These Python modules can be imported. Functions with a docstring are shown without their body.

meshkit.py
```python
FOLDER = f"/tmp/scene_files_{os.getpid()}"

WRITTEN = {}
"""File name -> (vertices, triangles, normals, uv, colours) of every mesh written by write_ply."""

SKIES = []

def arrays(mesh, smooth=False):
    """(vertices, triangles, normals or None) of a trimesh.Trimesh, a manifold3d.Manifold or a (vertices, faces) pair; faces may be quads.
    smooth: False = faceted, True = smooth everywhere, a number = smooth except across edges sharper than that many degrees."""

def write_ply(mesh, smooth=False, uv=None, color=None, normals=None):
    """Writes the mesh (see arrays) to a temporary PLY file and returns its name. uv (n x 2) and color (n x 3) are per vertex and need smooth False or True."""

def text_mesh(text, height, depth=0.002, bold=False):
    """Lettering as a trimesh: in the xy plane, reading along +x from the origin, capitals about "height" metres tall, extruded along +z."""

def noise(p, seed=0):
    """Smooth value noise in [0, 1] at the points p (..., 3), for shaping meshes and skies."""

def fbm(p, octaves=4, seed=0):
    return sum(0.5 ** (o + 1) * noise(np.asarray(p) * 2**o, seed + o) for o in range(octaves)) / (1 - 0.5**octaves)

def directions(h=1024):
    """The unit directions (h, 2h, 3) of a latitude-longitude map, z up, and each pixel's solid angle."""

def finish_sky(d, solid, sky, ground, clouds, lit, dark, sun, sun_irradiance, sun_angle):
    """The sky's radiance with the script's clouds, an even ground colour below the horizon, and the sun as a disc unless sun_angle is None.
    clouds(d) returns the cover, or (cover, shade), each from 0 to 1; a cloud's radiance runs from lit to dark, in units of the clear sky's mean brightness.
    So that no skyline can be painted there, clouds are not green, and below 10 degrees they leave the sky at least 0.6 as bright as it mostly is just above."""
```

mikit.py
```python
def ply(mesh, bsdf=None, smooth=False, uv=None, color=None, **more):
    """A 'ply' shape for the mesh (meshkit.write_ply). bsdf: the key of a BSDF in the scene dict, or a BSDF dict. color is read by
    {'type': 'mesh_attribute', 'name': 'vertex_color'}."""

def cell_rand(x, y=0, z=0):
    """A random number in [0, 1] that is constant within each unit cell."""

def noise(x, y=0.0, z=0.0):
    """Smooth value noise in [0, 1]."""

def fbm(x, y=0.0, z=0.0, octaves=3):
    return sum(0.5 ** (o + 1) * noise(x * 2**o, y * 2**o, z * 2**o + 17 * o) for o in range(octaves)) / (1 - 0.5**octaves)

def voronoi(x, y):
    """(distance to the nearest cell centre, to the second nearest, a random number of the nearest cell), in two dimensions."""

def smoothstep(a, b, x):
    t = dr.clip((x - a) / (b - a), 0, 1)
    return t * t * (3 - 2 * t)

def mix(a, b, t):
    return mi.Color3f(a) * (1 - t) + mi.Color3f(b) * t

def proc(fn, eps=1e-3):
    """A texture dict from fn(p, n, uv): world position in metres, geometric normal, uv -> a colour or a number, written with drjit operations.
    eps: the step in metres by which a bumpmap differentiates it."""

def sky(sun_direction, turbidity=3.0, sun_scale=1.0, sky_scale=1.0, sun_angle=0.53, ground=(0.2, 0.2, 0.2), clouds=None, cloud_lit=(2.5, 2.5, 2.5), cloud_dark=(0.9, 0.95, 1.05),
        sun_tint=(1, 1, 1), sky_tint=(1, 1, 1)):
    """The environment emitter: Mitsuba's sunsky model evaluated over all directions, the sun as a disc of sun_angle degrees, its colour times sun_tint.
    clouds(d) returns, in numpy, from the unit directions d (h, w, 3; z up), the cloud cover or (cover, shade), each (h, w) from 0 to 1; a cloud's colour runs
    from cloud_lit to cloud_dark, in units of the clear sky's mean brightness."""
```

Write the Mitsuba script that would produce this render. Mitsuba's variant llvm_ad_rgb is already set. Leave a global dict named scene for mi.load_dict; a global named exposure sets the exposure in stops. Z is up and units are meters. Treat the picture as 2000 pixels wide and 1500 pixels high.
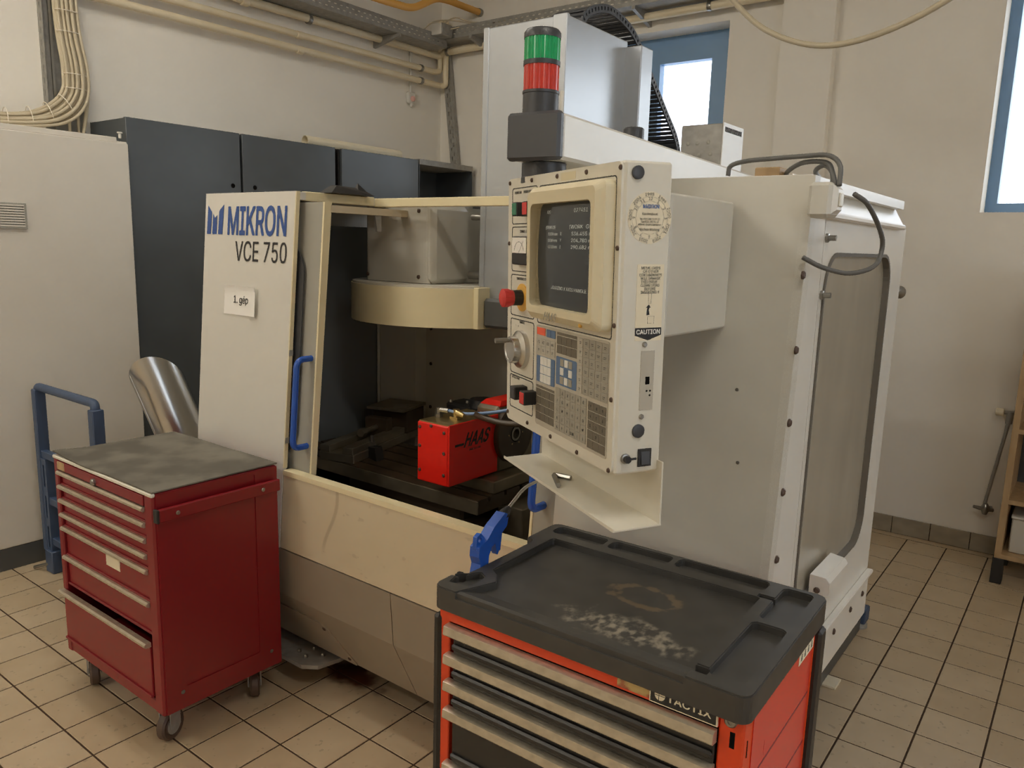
import math, random, numpy as np, trimesh, mitsuba as mi, mikit, meshkit
import drjit as dr
from shapely.geometry import Polygon, Point, box as sbox
from shapely.ops import unary_union
from scipy.spatial import ConvexHull

T = mi.ScalarTransform4f
scene, labels = {}, {}
rnd = random.Random(7)

# ------------------------------------------------------------------ camera, daylight, exposure
FWD = np.array([-0.59338, 0.78539, -0.17588]); UP = np.array([-0.12818, 0.12330, 0.98406])
EYE = np.array([0.0, 0.0, 1.6])
scene['camera'] = {'type': 'perspective', 'fov': 66.868, 'fov_axis': 'x', 'near_clip': 0.02, 'far_clip': 400.0,
                   'to_world': T().look_at(origin=EYE.tolist(), target=(EYE + FWD).tolist(), up=UP.tolist())}
scene['daylight'] = mikit.sky((0.5, 0.75, 0.55), turbidity=4.0, sun_scale=0.0, sky_scale=16.0, ground=(0.75, 0.77, 0.8),
                              clouds=lambda d: np.full(d.shape[:2], 0.85), cloud_lit=(1.2, 1.3, 1.45), cloud_dark=(1.0, 1.0, 1.05))
LAMP = (9.6, 9.1, 8.2)          # ceiling lamps, warm white
exposure = 0.22

# ------------------------------------------------------------------ helpers
def c(r, g, b):
    v = np.array([r, g, b]) / 255.0
    return np.where(v < 0.04045, v / 12.92, ((v + 0.055) / 1.055) ** 2.4).tolist()

def mat(name, col, rough=0.5, metal=0.0, spec=0.5, bump=None, bscale=0.001, **kw):
    base = {'type': 'rgb', 'value': c(*col)} if isinstance(col, tuple) else mikit.proc(col)
    b = {'type': 'principled', 'base_color': base, 'roughness': rough, 'metallic': metal, 'specular': spec, **kw}
    if bump is not None:
        b = {'type': 'bumpmap', 'arbitrary': mikit.proc(bump), 'scale': bscale, 'bsdf': b}
    scene[name] = {'type': 'twosided', 'bsdf': b}
    return name

used = {}
def key(k):
    n = used.get(k, 0); used[k] = n + 1
    return k if n == 0 else f'{k}_{n:03d}'

def put(k, mesh, m, smooth=40, parent=None, label=None, cat=None, group=None, kind=None, **more):
    """one entry of the scene; returns its key"""
    k = key(parent + '__' + k if parent else k)
    scene[k] = mikit.ply(mesh, m, smooth, **more)
    tag(k, label, cat, group, kind)
    return k

def put_d(k, d, parent=None):
    k = key(parent + '__' + k if parent else k); scene[k] = d
    return k

def tag(k, label=None, cat=None, group=None, kind=None):
    p = {a: b for a, b in (('label', label), ('category', cat), ('group', group), ('kind', kind)) if b}
    if p: labels[k] = {**labels.get(k, {}), **p}
    return k

def thing(k, label, cat, group=None):
    k = key(k); tag(k, label, cat, group)
    return k

def TM(V, F): return trimesh.Trimesh(np.asarray(V, float), np.asarray(F, int), process=False)
def cat_(*ms): return trimesh.util.concatenate([m for m in ms if m is not None])

def hull(P):
    P = np.asarray(P, float); h = ConvexHull(P)
    t = trimesh.Trimesh(P, h.simplices, process=True)
    trimesh.repair.fix_normals(t)
    return t

BF = np.array([[0,2,1],[1,2,3],[4,5,6],[5,7,6],[0,1,4],[1,5,4],[2,6,3],[3,6,7],[0,4,2],[2,4,6],[1,3,5],[3,7,5]])
def B(x0, x1, y0, y1, z0, z1, b=0.0):
    x0, x1 = min(x0, x1), max(x0, x1); y0, y1 = min(y0, y1), max(y0, y1); z0, z1 = min(z0, z1), max(z0, z1)
    if not b:
        V = np.array([[x, y, z] for z in (z0, z1) for y in (y0, y1) for x in (x0, x1)], float)
        return TM(V, BF)
    b = min(b, (x1-x0)/2.01, (y1-y0)/2.01, (z1-z0)/2.01)
    P = []
    for sx in (0, 1):
        for sy in (0, 1):
            for sz in (0, 1):
                q = np.array([(x0, x1)[sx], (y0, y1)[sy], (z0, z1)[sz]]); s = np.array([1-2*sx, 1-2*sy, 1-2*sz]) * b
                for k in range(3):
                    e = s.copy(); e[k] = 0; P.append(q + e)
    return hull(P)

def ext(poly, plane, a, b):
    """extrude a shapely polygon given in 'xy', 'xz' or 'yz' from a to b along the third axis"""
    geoms = getattr(poly, 'geoms', [poly]); out = []
    for g in geoms:
        if g.is_empty: continue
        m = trimesh.creation.extrude_polygon(g, abs(b - a), engine='earcut'); V = m.vertices + [0, 0, min(a, b)]
        if plane == 'xz': V = V[:, [0, 2, 1]]; F = m.faces[:, ::-1]
        elif plane == 'yz': V = V[:, [2, 0, 1]]; F = m.faces
        else: F = m.faces
        out.append(TM(V, F))
    return cat_(*out)

def rr(x0, y0, x1, y1, r, n=6):
    return sbox(x0 + r, y0 + r, x1 - r, y1 - r).buffer(r, quad_segs=n)

def basis(d):
    d = np.asarray(d, float); d = d / np.linalg.norm(d)
    a = np.array([0, 0, 1.0]) if abs(d[2]) < 0.9 else np.array([1.0, 0, 0])
    u = np.cross(a, d); u /= np.linalg.norm(u)
    return u, np.cross(d, u), d

def cyl(p, q, r, n=20, r2=None):
    p, q = np.asarray(p, float), np.asarray(q, float); u, v, d = basis(q - p); r2 = r if r2 is None else r2
    t = np.arange(n) * 2 * np.pi / n; ring = np.outer(np.cos(t), u) + np.outer(np.sin(t), v)
    V = np.vstack([p + r * ring, q + r2 * ring, p, q]); F = []
    for i in range(n):
        j = (i + 1) % n
        F += [[i, j, n + j], [i, n + j, n + i], [2*n, j, i], [2*n + 1, n + i, n + j]]
    return TM(V, F)

def lathe(prof, o, d, n=28):
    """prof: (radius, height) list along direction d from o"""
    u, v, d = basis(d); o = np.asarray(o, float); t = np.arange(n) * 2 * np.pi / n
    ring = np.outer(np.cos(t), u) + np.outer(np.sin(t), v); V, F = [], []
    for r, h in prof: V.append(o + h * d + max(r, 1e-5) * ring)
    for k in range(len(prof) - 1):
        for i in range(n):
            j = (i + 1) % n; a, b = k * n, (k + 1) * n
            F += [[a + i, a + j, b + j], [a + i, b + j, b + i]]
    V = np.vstack(V + [o + prof[0][1] * d, o + prof[-1][1] * d]); L = (len(prof) - 1) * n
    for i in range(n):
        j = (i + 1) % n; F += [[len(V) - 2, j, i], [len(V) - 1, L + i, L + j]]
    return TM(V, F)

def spline(P, k=8):
    P = np.asarray(P, float); Q = np.vstack([2*P[0] - P[1], P, 2*P[-1] - P[-2]]); out = []
    for i in range(1, len(Q) - 2):
        for t in np.arange(k) / k:
            a, b, cc, d = Q[i-1], Q[i], Q[i+1], Q[i+2]
            out.append(0.5 * (2*b + (cc - a) * t + (2*a - 5*b + 4*cc - d) * t*t + (3*b - a - 3*cc + d) * t**3))
    return np.array(out + [P[-1]])

def tube(P, r, n=10, smooth=0):
    P = spline(P, smooth) if smooth else np.asarray(P, float); tg = np.gradient(P, axis=0)
    u, v, _ = basis(tg[0]); V, F = [], []; t = np.arange(n) * 2 * np.pi / n
    for i, (p, d) in enumerate(zip(P, tg)):
        d = d / np.linalg.norm(d); u = u - d * (u @ d); u /= np.linalg.norm(u); v = np.cross(d, u)
        V.append(p + r * (np.outer(np.cos(t), u) + np.outer(np.sin(t), v)))
    m = len(P)
    for k in range(m - 1):
        for i in range(n):
            j = (i + 1) % n; F += [[k*n + i, k*n + j, (k+1)*n + j], [k*n + i, (k+1)*n + j, (k+1)*n + i]]
    V = np.vstack(V + [P[0], P[-1]])
    for i in range(n):
        j = (i + 1) % n; F += [[m*n, j, i], [m*n + 1, (m-1)*n + i, (m-1)*n + j]]
    return TM(V, F)

def fillet(P, r, k=6):
    """polyline with rounded corners"""
    P = [np.asarray(p, float) for p in P]; out = [P[0]]
    for a, b, d in zip(P, P[1:], P[2:]):
        u, w = a - b, d - b; q = min(r, np.linalg.norm(u) / 2, np.linalg.norm(w) / 2)
        s, e = b + u / np.linalg.norm(u) * q, b + w / np.linalg.norm(w) * q
        for t in np.linspace(0, 1, k): out.append((1-t)**2 * s + 2*t*(1-t) * b + t*t * e)
    return np.array(out + [P[-1]])

class Fr:
    """a local frame: x right, y into depth, z up"""
    def __init__(s, o, M): s.o, s.M = np.asarray(o, float), np.asarray(M, float)
    def __call__(s, m):
        m = m.copy(); m.vertices = m.vertices @ s.M.T + s.o; return m
    def p(s, *q): return s.M @ np.asarray(q, float) + s.o
def rotz(a):
    return np.array([[math.cos(a), -math.sin(a), 0], [math.sin(a), math.cos(a), 0], [0, 0, 1]])

def text(s, h, at, ex, ey, depth=0.0006, bold=False, sx=1.0, align='l', shear=0.0, fit=None):
    """lettering with its base line from point at along ex, standing along ey"""
    m = meshkit.text_mesh(s, h, depth, bold); V = m.vertices.copy()
    if fit: sx = fit / (V[:, 0].max() - V[:, 0].min())
    V[:, 0] = (V[:, 0] - V[:, 0].min()) * sx; w = V[:, 0].max()
    V[:, 0] += shear * V[:, 1] - {'l': 0, 'c': w / 2, 'r': w}[align]
    ex, ey = np.asarray(ex, float), np.asarray(ey, float); n = np.cross(ex, ey)
    return TM(np.asarray(at, float) + V @ np.array([ex, ey, n]), m.faces)

def screw(p, d, r=0.006, h=0.004, n=10):
    return lathe([(r, 0), (r, h * .5), (r * .7, h)], p, d, n)

# ------------------------------------------------------------------ materials
N, FB, MIX, SS = mikit.noise, mikit.fbm, mikit.mix, mikit.smoothstep
def wall_fn(p, n, uv):
    v = FB(p.x * 1.3 + 3, p.y * 1.3, p.z * 1.3, 3)
    return MIX(c(222, 216, 204), c(232, 228, 218), v)
mat('m_wall', wall_fn, 0.9, spec=0.2)
mat('m_ceiling', (226, 220, 208), 0.9, spec=0.2)
mat('m_grout', (62, 48, 36), 0.9, spec=0.2)
def tile_fn(p, n, uv):
    r = mikit.cell_rand(dr.floor((p.x - 0.075) / 0.2) + 40, dr.floor((p.y - 0.165) / 0.2) + 40)
    m = FB(p.x * 11, p.y * 11, 0.0, 3)
    col = MIX(c(172, 152, 122), c(190, 172, 144), 0.55 * r + 0.45 * m)
    d = dr.sqrt(dr.square((p.x + 2.08) / 0.24) + dr.square((p.y - 1.79) / 0.10)) + 0.7 * (FB(p.x * 18, p.y * 18, 1.0, 3) - 0.5)
    col = MIX(c(70, 34, 18), col, SS(0.35, 1.0, d))
    sp = FB(p.x * 60, p.y * 60, 2.0, 2)
    return col * (1 - 0.2 * SS(0.80, 0.86, sp))
mat('m_tile', tile_fn, 0.32, spec=0.5)
mat('m_skirt_tile', lambda p, n, uv: MIX(c(128, 118, 100), c(158, 148, 128), FB(p.x * 14, p.y * 14, p.z * 20, 3)), 0.45)
mat('m_white', (206, 203, 194), 0.32)
mat('m_white_old', lambda p, n, uv: MIX(c(180, 176, 164), c(196, 193, 182), FB(p.x * 3, p.y * 3, p.z * 3, 4)), 0.4)
def low_fn(p, n, uv):
    col = MIX(c(192, 178, 150), c(204, 192, 166), FB(p.x * 3, p.y * 3, p.z * 3, 3))
    w = p.x + 1.93 + 0.10 * (0.80 - p.z) * 1.0 - 0.02 * dr.sin(p.z * 19)
    drip = SS(0.012, 0.003, dr.abs(w)) * SS(0.55, 0.62, p.z) * 0.35
    return MIX(col, c(132, 116, 92), drip + 0.2 * SS(0.76, 0.84, FB(p.x * 25, 3.0, p.z * 40, 3)))
mat('m_low_panel', low_fn, 0.38)
mat('m_cream', (222, 210, 172), 0.3)
mat('m_head', (176, 180, 184), 0.3, metal=0.5)
mat('m_door_grey', (150, 148, 138), 0.45)
mat('m_skirt', (142, 132, 116), 0.5)
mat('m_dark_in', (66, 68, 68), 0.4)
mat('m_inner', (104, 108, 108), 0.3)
mat('m_black', (26, 26, 26), 0.5)
mat('m_hole', (12, 11, 10), 0.9, spec=0.1)
mat('m_oily', lambda p, n, uv: MIX(c(44, 36, 28), c(72, 60, 46), FB(p.x * 9, p.y * 9, p.z * 9, 4)), 0.35)
mat('m_oily_steel', lambda p, n, uv: MIX(c(104, 96, 80), c(150, 142, 124), FB(p.x * 16, p.y * 16, p.z * 16, 4)), 0.3, metal=0.6)
mat('m_steel', (150, 148, 142), 0.3, metal=0.9)
mat('m_alu', (205, 203, 198), 0.25, metal=1.0)
mat('m_alu_dull', lambda p, n, uv: MIX(c(178, 168, 148), c(216, 206, 186), FB(p.x * 60, p.y * 60, p.z * 60, 3)), 0.42, metal=0.75)
mat('m_brass', (190, 170, 120), 0.3, metal=0.9)
mat('m_galv', lambda p, n, uv: MIX(c(128, 126, 120), c(162, 160, 154), FB(p.x * 40, p.y * 40, p.z * 40, 3)), 0.5, metal=0.35)
mat('m_pipe', lambda p, n, uv: MIX(c(206, 190, 156), c(226, 214, 186), FB(p.x * 6, p.y * 6, p.z * 6, 3)), 0.38)
mat('m_gas', (214, 160, 78), 0.4)
mat('m_cable', (188, 176, 150), 0.5)
mat('m_cable_dark', (88, 88, 86), 0.5)
mat('m_tie', (224, 216, 200), 0.4)
mat('m_cab_white', lambda p, n, uv: MIX(c(206, 200, 188), c(214, 209, 198), FB(p.x * 2, p.y * 2, p.z * 2, 3)), 0.35)
mat('m_locker', lambda p, n, uv: MIX(c(62, 66, 68), c(74, 80, 84), FB(p.x * 4, p.y * 4, p.z * 4, 4)), 0.3)
mat('m_red', (116, 16, 24), 0.32, clearcoat=0.25)
mat('m_rubber', lambda p, n, uv: MIX(c(78, 74, 66), c(104, 100, 90), SS(0.3, 0.75, FB(p.x * 12, p.y * 12, p.z, 4))), 0.75)
mat('m_wood', lambda p, n, uv: MIX(c(150, 122, 86), c(182, 154, 116), FB(p.x * 40, p.y * 40, p.z * 4, 3)), 0.55)
mat('m_caster', (70, 54, 44), 0.5)
mat('m_orange', (214, 66, 24), 0.35)
mat('m_orange_side', (206, 52, 36), 0.22, clearcoat=0.4)
def tray_fn(p, n, uv):
    d = dr.sqrt(dr.square((p.x + 0.63) / 0.16) + dr.square((p.y - 1.20) / 0.06)) + 0.9 * (FB(p.x * 30, p.y * 30, 0.0, 4) - 0.5)
    wear = SS(0.95, 0.45, d) * SS(0.30, 0.80, FB(p.x * 90, p.y * 60, 3.0, 3)) * SS(0.90, 0.905, p.z + 0.02)
    d2 = dr.abs(dr.sqrt(dr.square((p.x + 0.665) / 0.085) + dr.square((p.y - 1.345) / 0.055)) - 0.8) + 0.5 * (FB(p.x * 45, p.y * 45, 5.0, 3) - 0.5)
    col = MIX(c(46, 45, 43), c(58, 57, 54), FB(p.x * 20, p.y * 20, p.z * 20, 3))
    col = MIX(col, c(150, 142, 126), wear * 0.75)
    return MIX(col, c(120, 100, 72), SS(0.16, 0.0, d2) * 0.45)
mat('m_tray', tray_fn, 0.42)
mat('m_drawer_black', (27, 26, 25), 0.4)
mat('m_sticker', lambda p, n, uv: MIX(c(150, 62, 44), c(186, 160, 104), SS(0.35, 0.6, FB(p.x * 50, p.y * 50, p.z * 50, 4))), 0.6)
mat('m_paper', (232, 230, 224), 0.8, spec=0.2)
mat('m_label', (222, 212, 186), 0.6)
mat('m_ink', (28, 28, 28), 0.6)
mat('m_ink_soft', (92, 88, 80), 0.7)
mat('m_logo_blue', (40, 72, 134), 0.4)
mat('m_blue', (30, 76, 160), 0.3)
mat('m_blue_steel', (58, 74, 100), 0.45)
mat('m_blue_hose', (128, 158, 200), 0.4)
mat('m_haas_red', (226, 34, 22), 0.3)
mat('m_bezel', (206, 196, 166), 0.5)
mat('m_pend', (208, 204, 190), 0.4)
mat('m_groove', (58, 58, 56), 0.5)
mat('m_key', (150, 146, 134), 0.5)
mat('m_key_light', (172, 168, 156), 0.5)
mat('m_key_dark', (98, 92, 80), 0.5)
mat('m_key_blue', (84, 108, 140), 0.5)
mat('m_key_white', (214, 214, 208), 0.5)
mat('m_key_red', (226, 96, 66), 0.5)
mat('m_keypad', (176, 170, 156), 0.5)
mat('m_btn_red', (196, 52, 50), 0.35)
mat('m_btn_green', (40, 110, 84), 0.35)
mat('m_yellow', (226, 178, 84), 0.5)
mat('m_dark_plastic', (52, 54, 58), 0.4)
mat('m_screen', (44, 50, 56), 0.12)
scene['m_phosphor'] = {'type': 'diffuse', 'reflectance': {'type': 'rgb', 'value': [0.7, 0.75, 0.78]}}
mat('m_lens_green', (30, 150, 92), 0.15)
mat('m_lens_red', (190, 58, 48), 0.15)
mat('m_button_pale', (226, 176, 164), 0.3)
mat('m_lamp_body', (226, 222, 212), 0.5)
mat('m_frame_glare', (112, 146, 180), 0.4)  # window glare painted into the frame colour as a lighter blue
mat('m_bark', (120, 116, 112), 0.9)
mat('m_snow', (238, 240, 244), 0.9, spec=0.1)
scene['m_pane'] = {'type': 'thindielectric'}
scene['m_haze_pane'] = {'type': 'blendbsdf', 'weight': mikit.proc(lambda p, n, uv: 0.80 + 0.16 * FB(p.x * 4, p.y * 14, p.z * 3, 3)),
                        'a': {'type': 'thindielectric'},
                        'b': {'type': 'twosided', 'bsdf': {'type': 'roughplastic', 'diffuse_reflectance': {'type': 'rgb', 'value': c(186, 178, 160)}, 'alpha': 0.12}}}

# ------------------------------------------------------------------ the room
XL, XR, YF, YB, ZC = -4.45, 3.2, -5.0, 4.834, 3.55
def wall_y(y0, y1, x0, x1, holes):          # wall in the xz plane
    return ext(sbox(x0, 0, x1, ZC).difference(unary_union([sbox(*h) for h in holes])), 'xz', y0, y1)
def wall_x(x0, x1, y0, y1, holes):
    return ext(sbox(y0, 0, y1, ZC).difference(unary_union([sbox(*h) for h in holes])) if holes else sbox(y0, 0, y1, ZC), 'yz', x0, x1)
W1, W2 = (-3.35, 1.84, -2.05, 3.0), (-0.585, 1.84, 1.75, 3.0)
W3 = (-1.6, 1.1, 1.4, 2.8)
put('wall_back', wall_y(YB, YB + 0.34, XL, XR, [W1, W2]), 'm_wall', False, kind='structure')
put('wall_left', wall_x(XL - 0.3, XL, YF, YB + 0.34, None), 'm_wall', False, kind='structure')
put('wall_right', wall_x(XR, XR + 0.3, YF, YB + 0.34, [W3]), 'm_wall', False, kind='structure')
put('wall_front', wall_y(YF - 0.3, YF, XL, XR, [(9, 9, 10, 10)]), 'm_wall', False, kind='structure')
put('ceiling', B(XL - .3, XR + .3, YF - .3, YB + .34, ZC, ZC + 0.2), 'm_ceiling', False, kind='structure')
put('pillar', B(-1.70, -1.40, YB - 0.07, YB + 0.01, 0, ZC), 'm_wall', False, kind='structure', label='shallow plastered pilaster between the two windows')
fl = put('floor', B(XL, XR, YF, YB, -0.08, -0.0018), 'm_grout', False, kind='structure')

# floor tiles, 0.2 m pitch
def tile_mesh(x, y, s=0.0970, b=0.0012, zt=0.0, zb=-0.006):
    a, i = s, s - b
    V = [[x-a, y-a, zb], [x+a, y-a, zb], [x+a, y+a, zb], [x-a, y+a, zb], [x-a, y-a, zt-b], [x+a, y-a, zt-b], [x+a, y+a, zt-b], [x-a, y+a, zt-b],
         [x-i, y-i, zt], [x+i, y-i, zt], [x+i, y+i, zt], [x-i, y+i, zt]]
    F = [[8, 9, 10], [8, 10, 11]]
    for k in range(4):
        j = (k + 1) % 4; F += [[k, j, 4+j], [k, 4+j, 4+k], [4+k, 4+j, 8+j], [4+k, 8+j, 8+k]]
    return TM(V, F)
near, rest = [], []
for i in range(-23, 18):
    for j in range(-27, 25):
        x, y = 0.175 + 0.2 * i - 0.2 + 0.0, 0.265 + 0.2 * j
        if x < XL + .1 or x > XR - .1 or y < YF + .1 or y > YB - .1: continue
        az = math.degrees(math.atan2(x, y)); r = math.hypot(x, y)
        seen = y > 0.3 and -73 < az < 0 and not (-2.6 < x < -0.75 and 1.85 < y < 3.3) and not (x < -4.05) and r > 1.5
        seen = seen and not (-2.7 < x < -1.0 and y > 3.3) and not (x < -2.7 and y > 1.75)
        (near if seen else rest).append((r, x, y))
near.sort(); rest += near[300:]
for r, x, y in near[:300]:
    put('tile', tile_mesh(x, y), 'm_tile', False, parent=fl)
put('tile_field', cat_(*[tile_mesh(x, y) for _, x, y in rest]), 'm_tile', False, parent=fl, kind='stuff')
put('cut_tile_strip', B(XL, XR, YB - 0.064, YB, -0.006, 0), 'm_tile', False, parent=fl)
bb = put('baseboard_back', B(XL, XR, YB - 0.006, YB, 0, 0.1), 'm_grout', False, kind='structure')
for i in range(-22, 8):
    x = 0.175 + 0.2 * i - .1
    put('tile', B(x - .098, x + .098, YB - 0.012, YB - .002, 0.002, 0.1 + 0.002 * rnd.random(), 0.002), 'm_skirt_tile', 30, parent=bb)

# windows
def window(k, w, lab, ncol, member=0.055, sash=0.07):
    x0, z0, x1, z1 = w; t = thing(k, lab, None); labels[t]['kind'] = 'structure'
    y = YB + 0.17
    outer = sbox(x0, z0, x1, z1).difference(sbox(x0 + member, z0 + member, x1 - member, z1 - member))
    put('frame', ext(outer, 'xz', y, y + 0.08), 'm_frame_glare', False, parent=t)
    wd = (x1 - x0 - 2 * member) / ncol
    for q in range(ncol):
        a, b = x0 + member + q * wd, x0 + member + (q + 1) * wd
        s = sbox(a, z0 + member, b, z1 - member).difference(sbox(a + sash, z0 + member + sash, b - sash, z1 - member - sash)) if sash else None
        if sash: put('sash', ext(s, 'xz', y - 0.015, y + 0.05), 'm_frame_glare', False, parent=t)
        elif q: put('mullion', B(a - .03, a + .03, y, y + .07, z0 + member, z1 - member), 'm_frame_glare', False, parent=t)
        g = sash if sash else 0
        V = [[a + g, y + .035, z0 + member + g], [b - g, y + .035, z0 + member + g], [b - g, y + .035, z1 - member - g], [a + g, y + .035, z1 - member - g]]
        put('pane', TM(V, [[0, 1, 2], [0, 2, 3]]), 'm_pane', False, parent=t)
    return t
window('window_1', W1, 'high window behind the machine column, glare painted into its blue-grey frame', 2, 0.06, 0.11)
window('window_2', W2, 'window at the right edge with snow outside, glare painted into its blue-grey frame', 2, 0.055, 0)
t = thing('window_3', 'tall window in the right-hand wall outside the frame', None); labels[t]['kind'] = 'structure'
for q in range(3):
    a, b = -1.6 + q, -.6 + q
    put('frame', ext(sbox(a, 1.1, b, 2.8).difference(sbox(a + .06, 1.16, b - .06, 2.74)), 'yz', XR + .15, XR + .22), 'm_frame_glare', False, parent=t)
    put('pane', TM([[XR + .18, a + .06, 1.16], [XR + .18, b - .06, 1.16], [XR + .18, b - .06, 2.74], [XR + .18, a + .06, 2.74]], [[0, 1, 2], [0, 2, 3]]), 'm_pane', False, parent=t)

# ceiling lamps (behind the camera and above the frame)
for i, (x, y) in enumerate([(-2.7, -4.1), (-2.9, -1.4), (-2.9, 1.2), (0.4, 0.6)]):
    t = thing('ceiling_lamp', 'long white fluorescent ceiling lamp in its metal tray', 'ceiling lamp', 'fluorescent lamps under the ceiling')
    put('housing', B(x - .65, x + .65, y - .1, y + .1, ZC - .10, ZC, .01), 'm_lamp_body', parent=t)
    for s in (-1, 1):
        d = mikit.ply(cyl((x - .6, y + s * .045, ZC - .13), (x + .6, y + s * .045, ZC - .13), 0.018, 10), 'm_lamp_body', True)
        d['emitter'] = {'type': 'area', 'radiance': {'type': 'rgb', 'value': [v * 6 for v in LAMP]}}
        put_d('tube', d, t)

# outdoors: snow-covered ground, a bank and bare bushes
put('snow_ground', B(-40, 40, YB + 1.0, 60, -0.5, -0.4), 'm_snow', False, kind='structure', label='snow-covered ground outside the windows')
bk = np.array([[x, 8.5 + 1.5 * t_, -0.4 + 2.3 * math.sin(min(1, t_ / 2) * 1.57) + 0.25 * math.sin(x * 1.3 + t_)] for x in np.linspace(-9, 12, 43) for t_ in np.linspace(0, 4, 9)])
put('snow_bank', TM(bk, [q for i in range(42) for j in range(8) for q in ([i*9+j, (i+1)*9+j, (i+1)*9+j+1], [i*9+j, (i+1)*9+j+1, i*9+j+1])]), 'm_snow', True, kind='structure', label='snow bank outside the right window')

# bare bushes with snow outside the right window
for i, (bx, by, h) in enumerate([(-0.75, 7.6, 2.3), (1.9, 9.2, 2.6)]):
    t = thing('bare_bush', ['bare snowy bush outside the right window, the nearer one', 'bare snowy bush outside the right window, behind the nearer one'][i], 'bush')
    r2 = random.Random(20 + i); br, sn = [], []
    for q in range(46):
        a = r2.uniform(0, 6.28); sp = r2.uniform(.1, 1.0); p0 = np.array([bx, by, -.35])
        p1 = p0 + [math.cos(a) * sp * .4, math.sin(a) * sp * .3, h * r2.uniform(.4, .7)]; p2 = p1 + [math.cos(a + r2.uniform(-1, 1)) * sp, math.sin(a) * sp * .5, h * r2.uniform(.1, .4)]
        br.append(tube([p0, p1, p2], 0.012, 5, 4)); sn.append(tube([p1 + [0, 0, .015], p2 + [0, 0, .015]], 0.016, 5, 4))
    put('branches', cat_(*br), 'm_bark', True, parent=t); put('snow', cat_(*sn), 'm_snow', True, parent=t)

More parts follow.
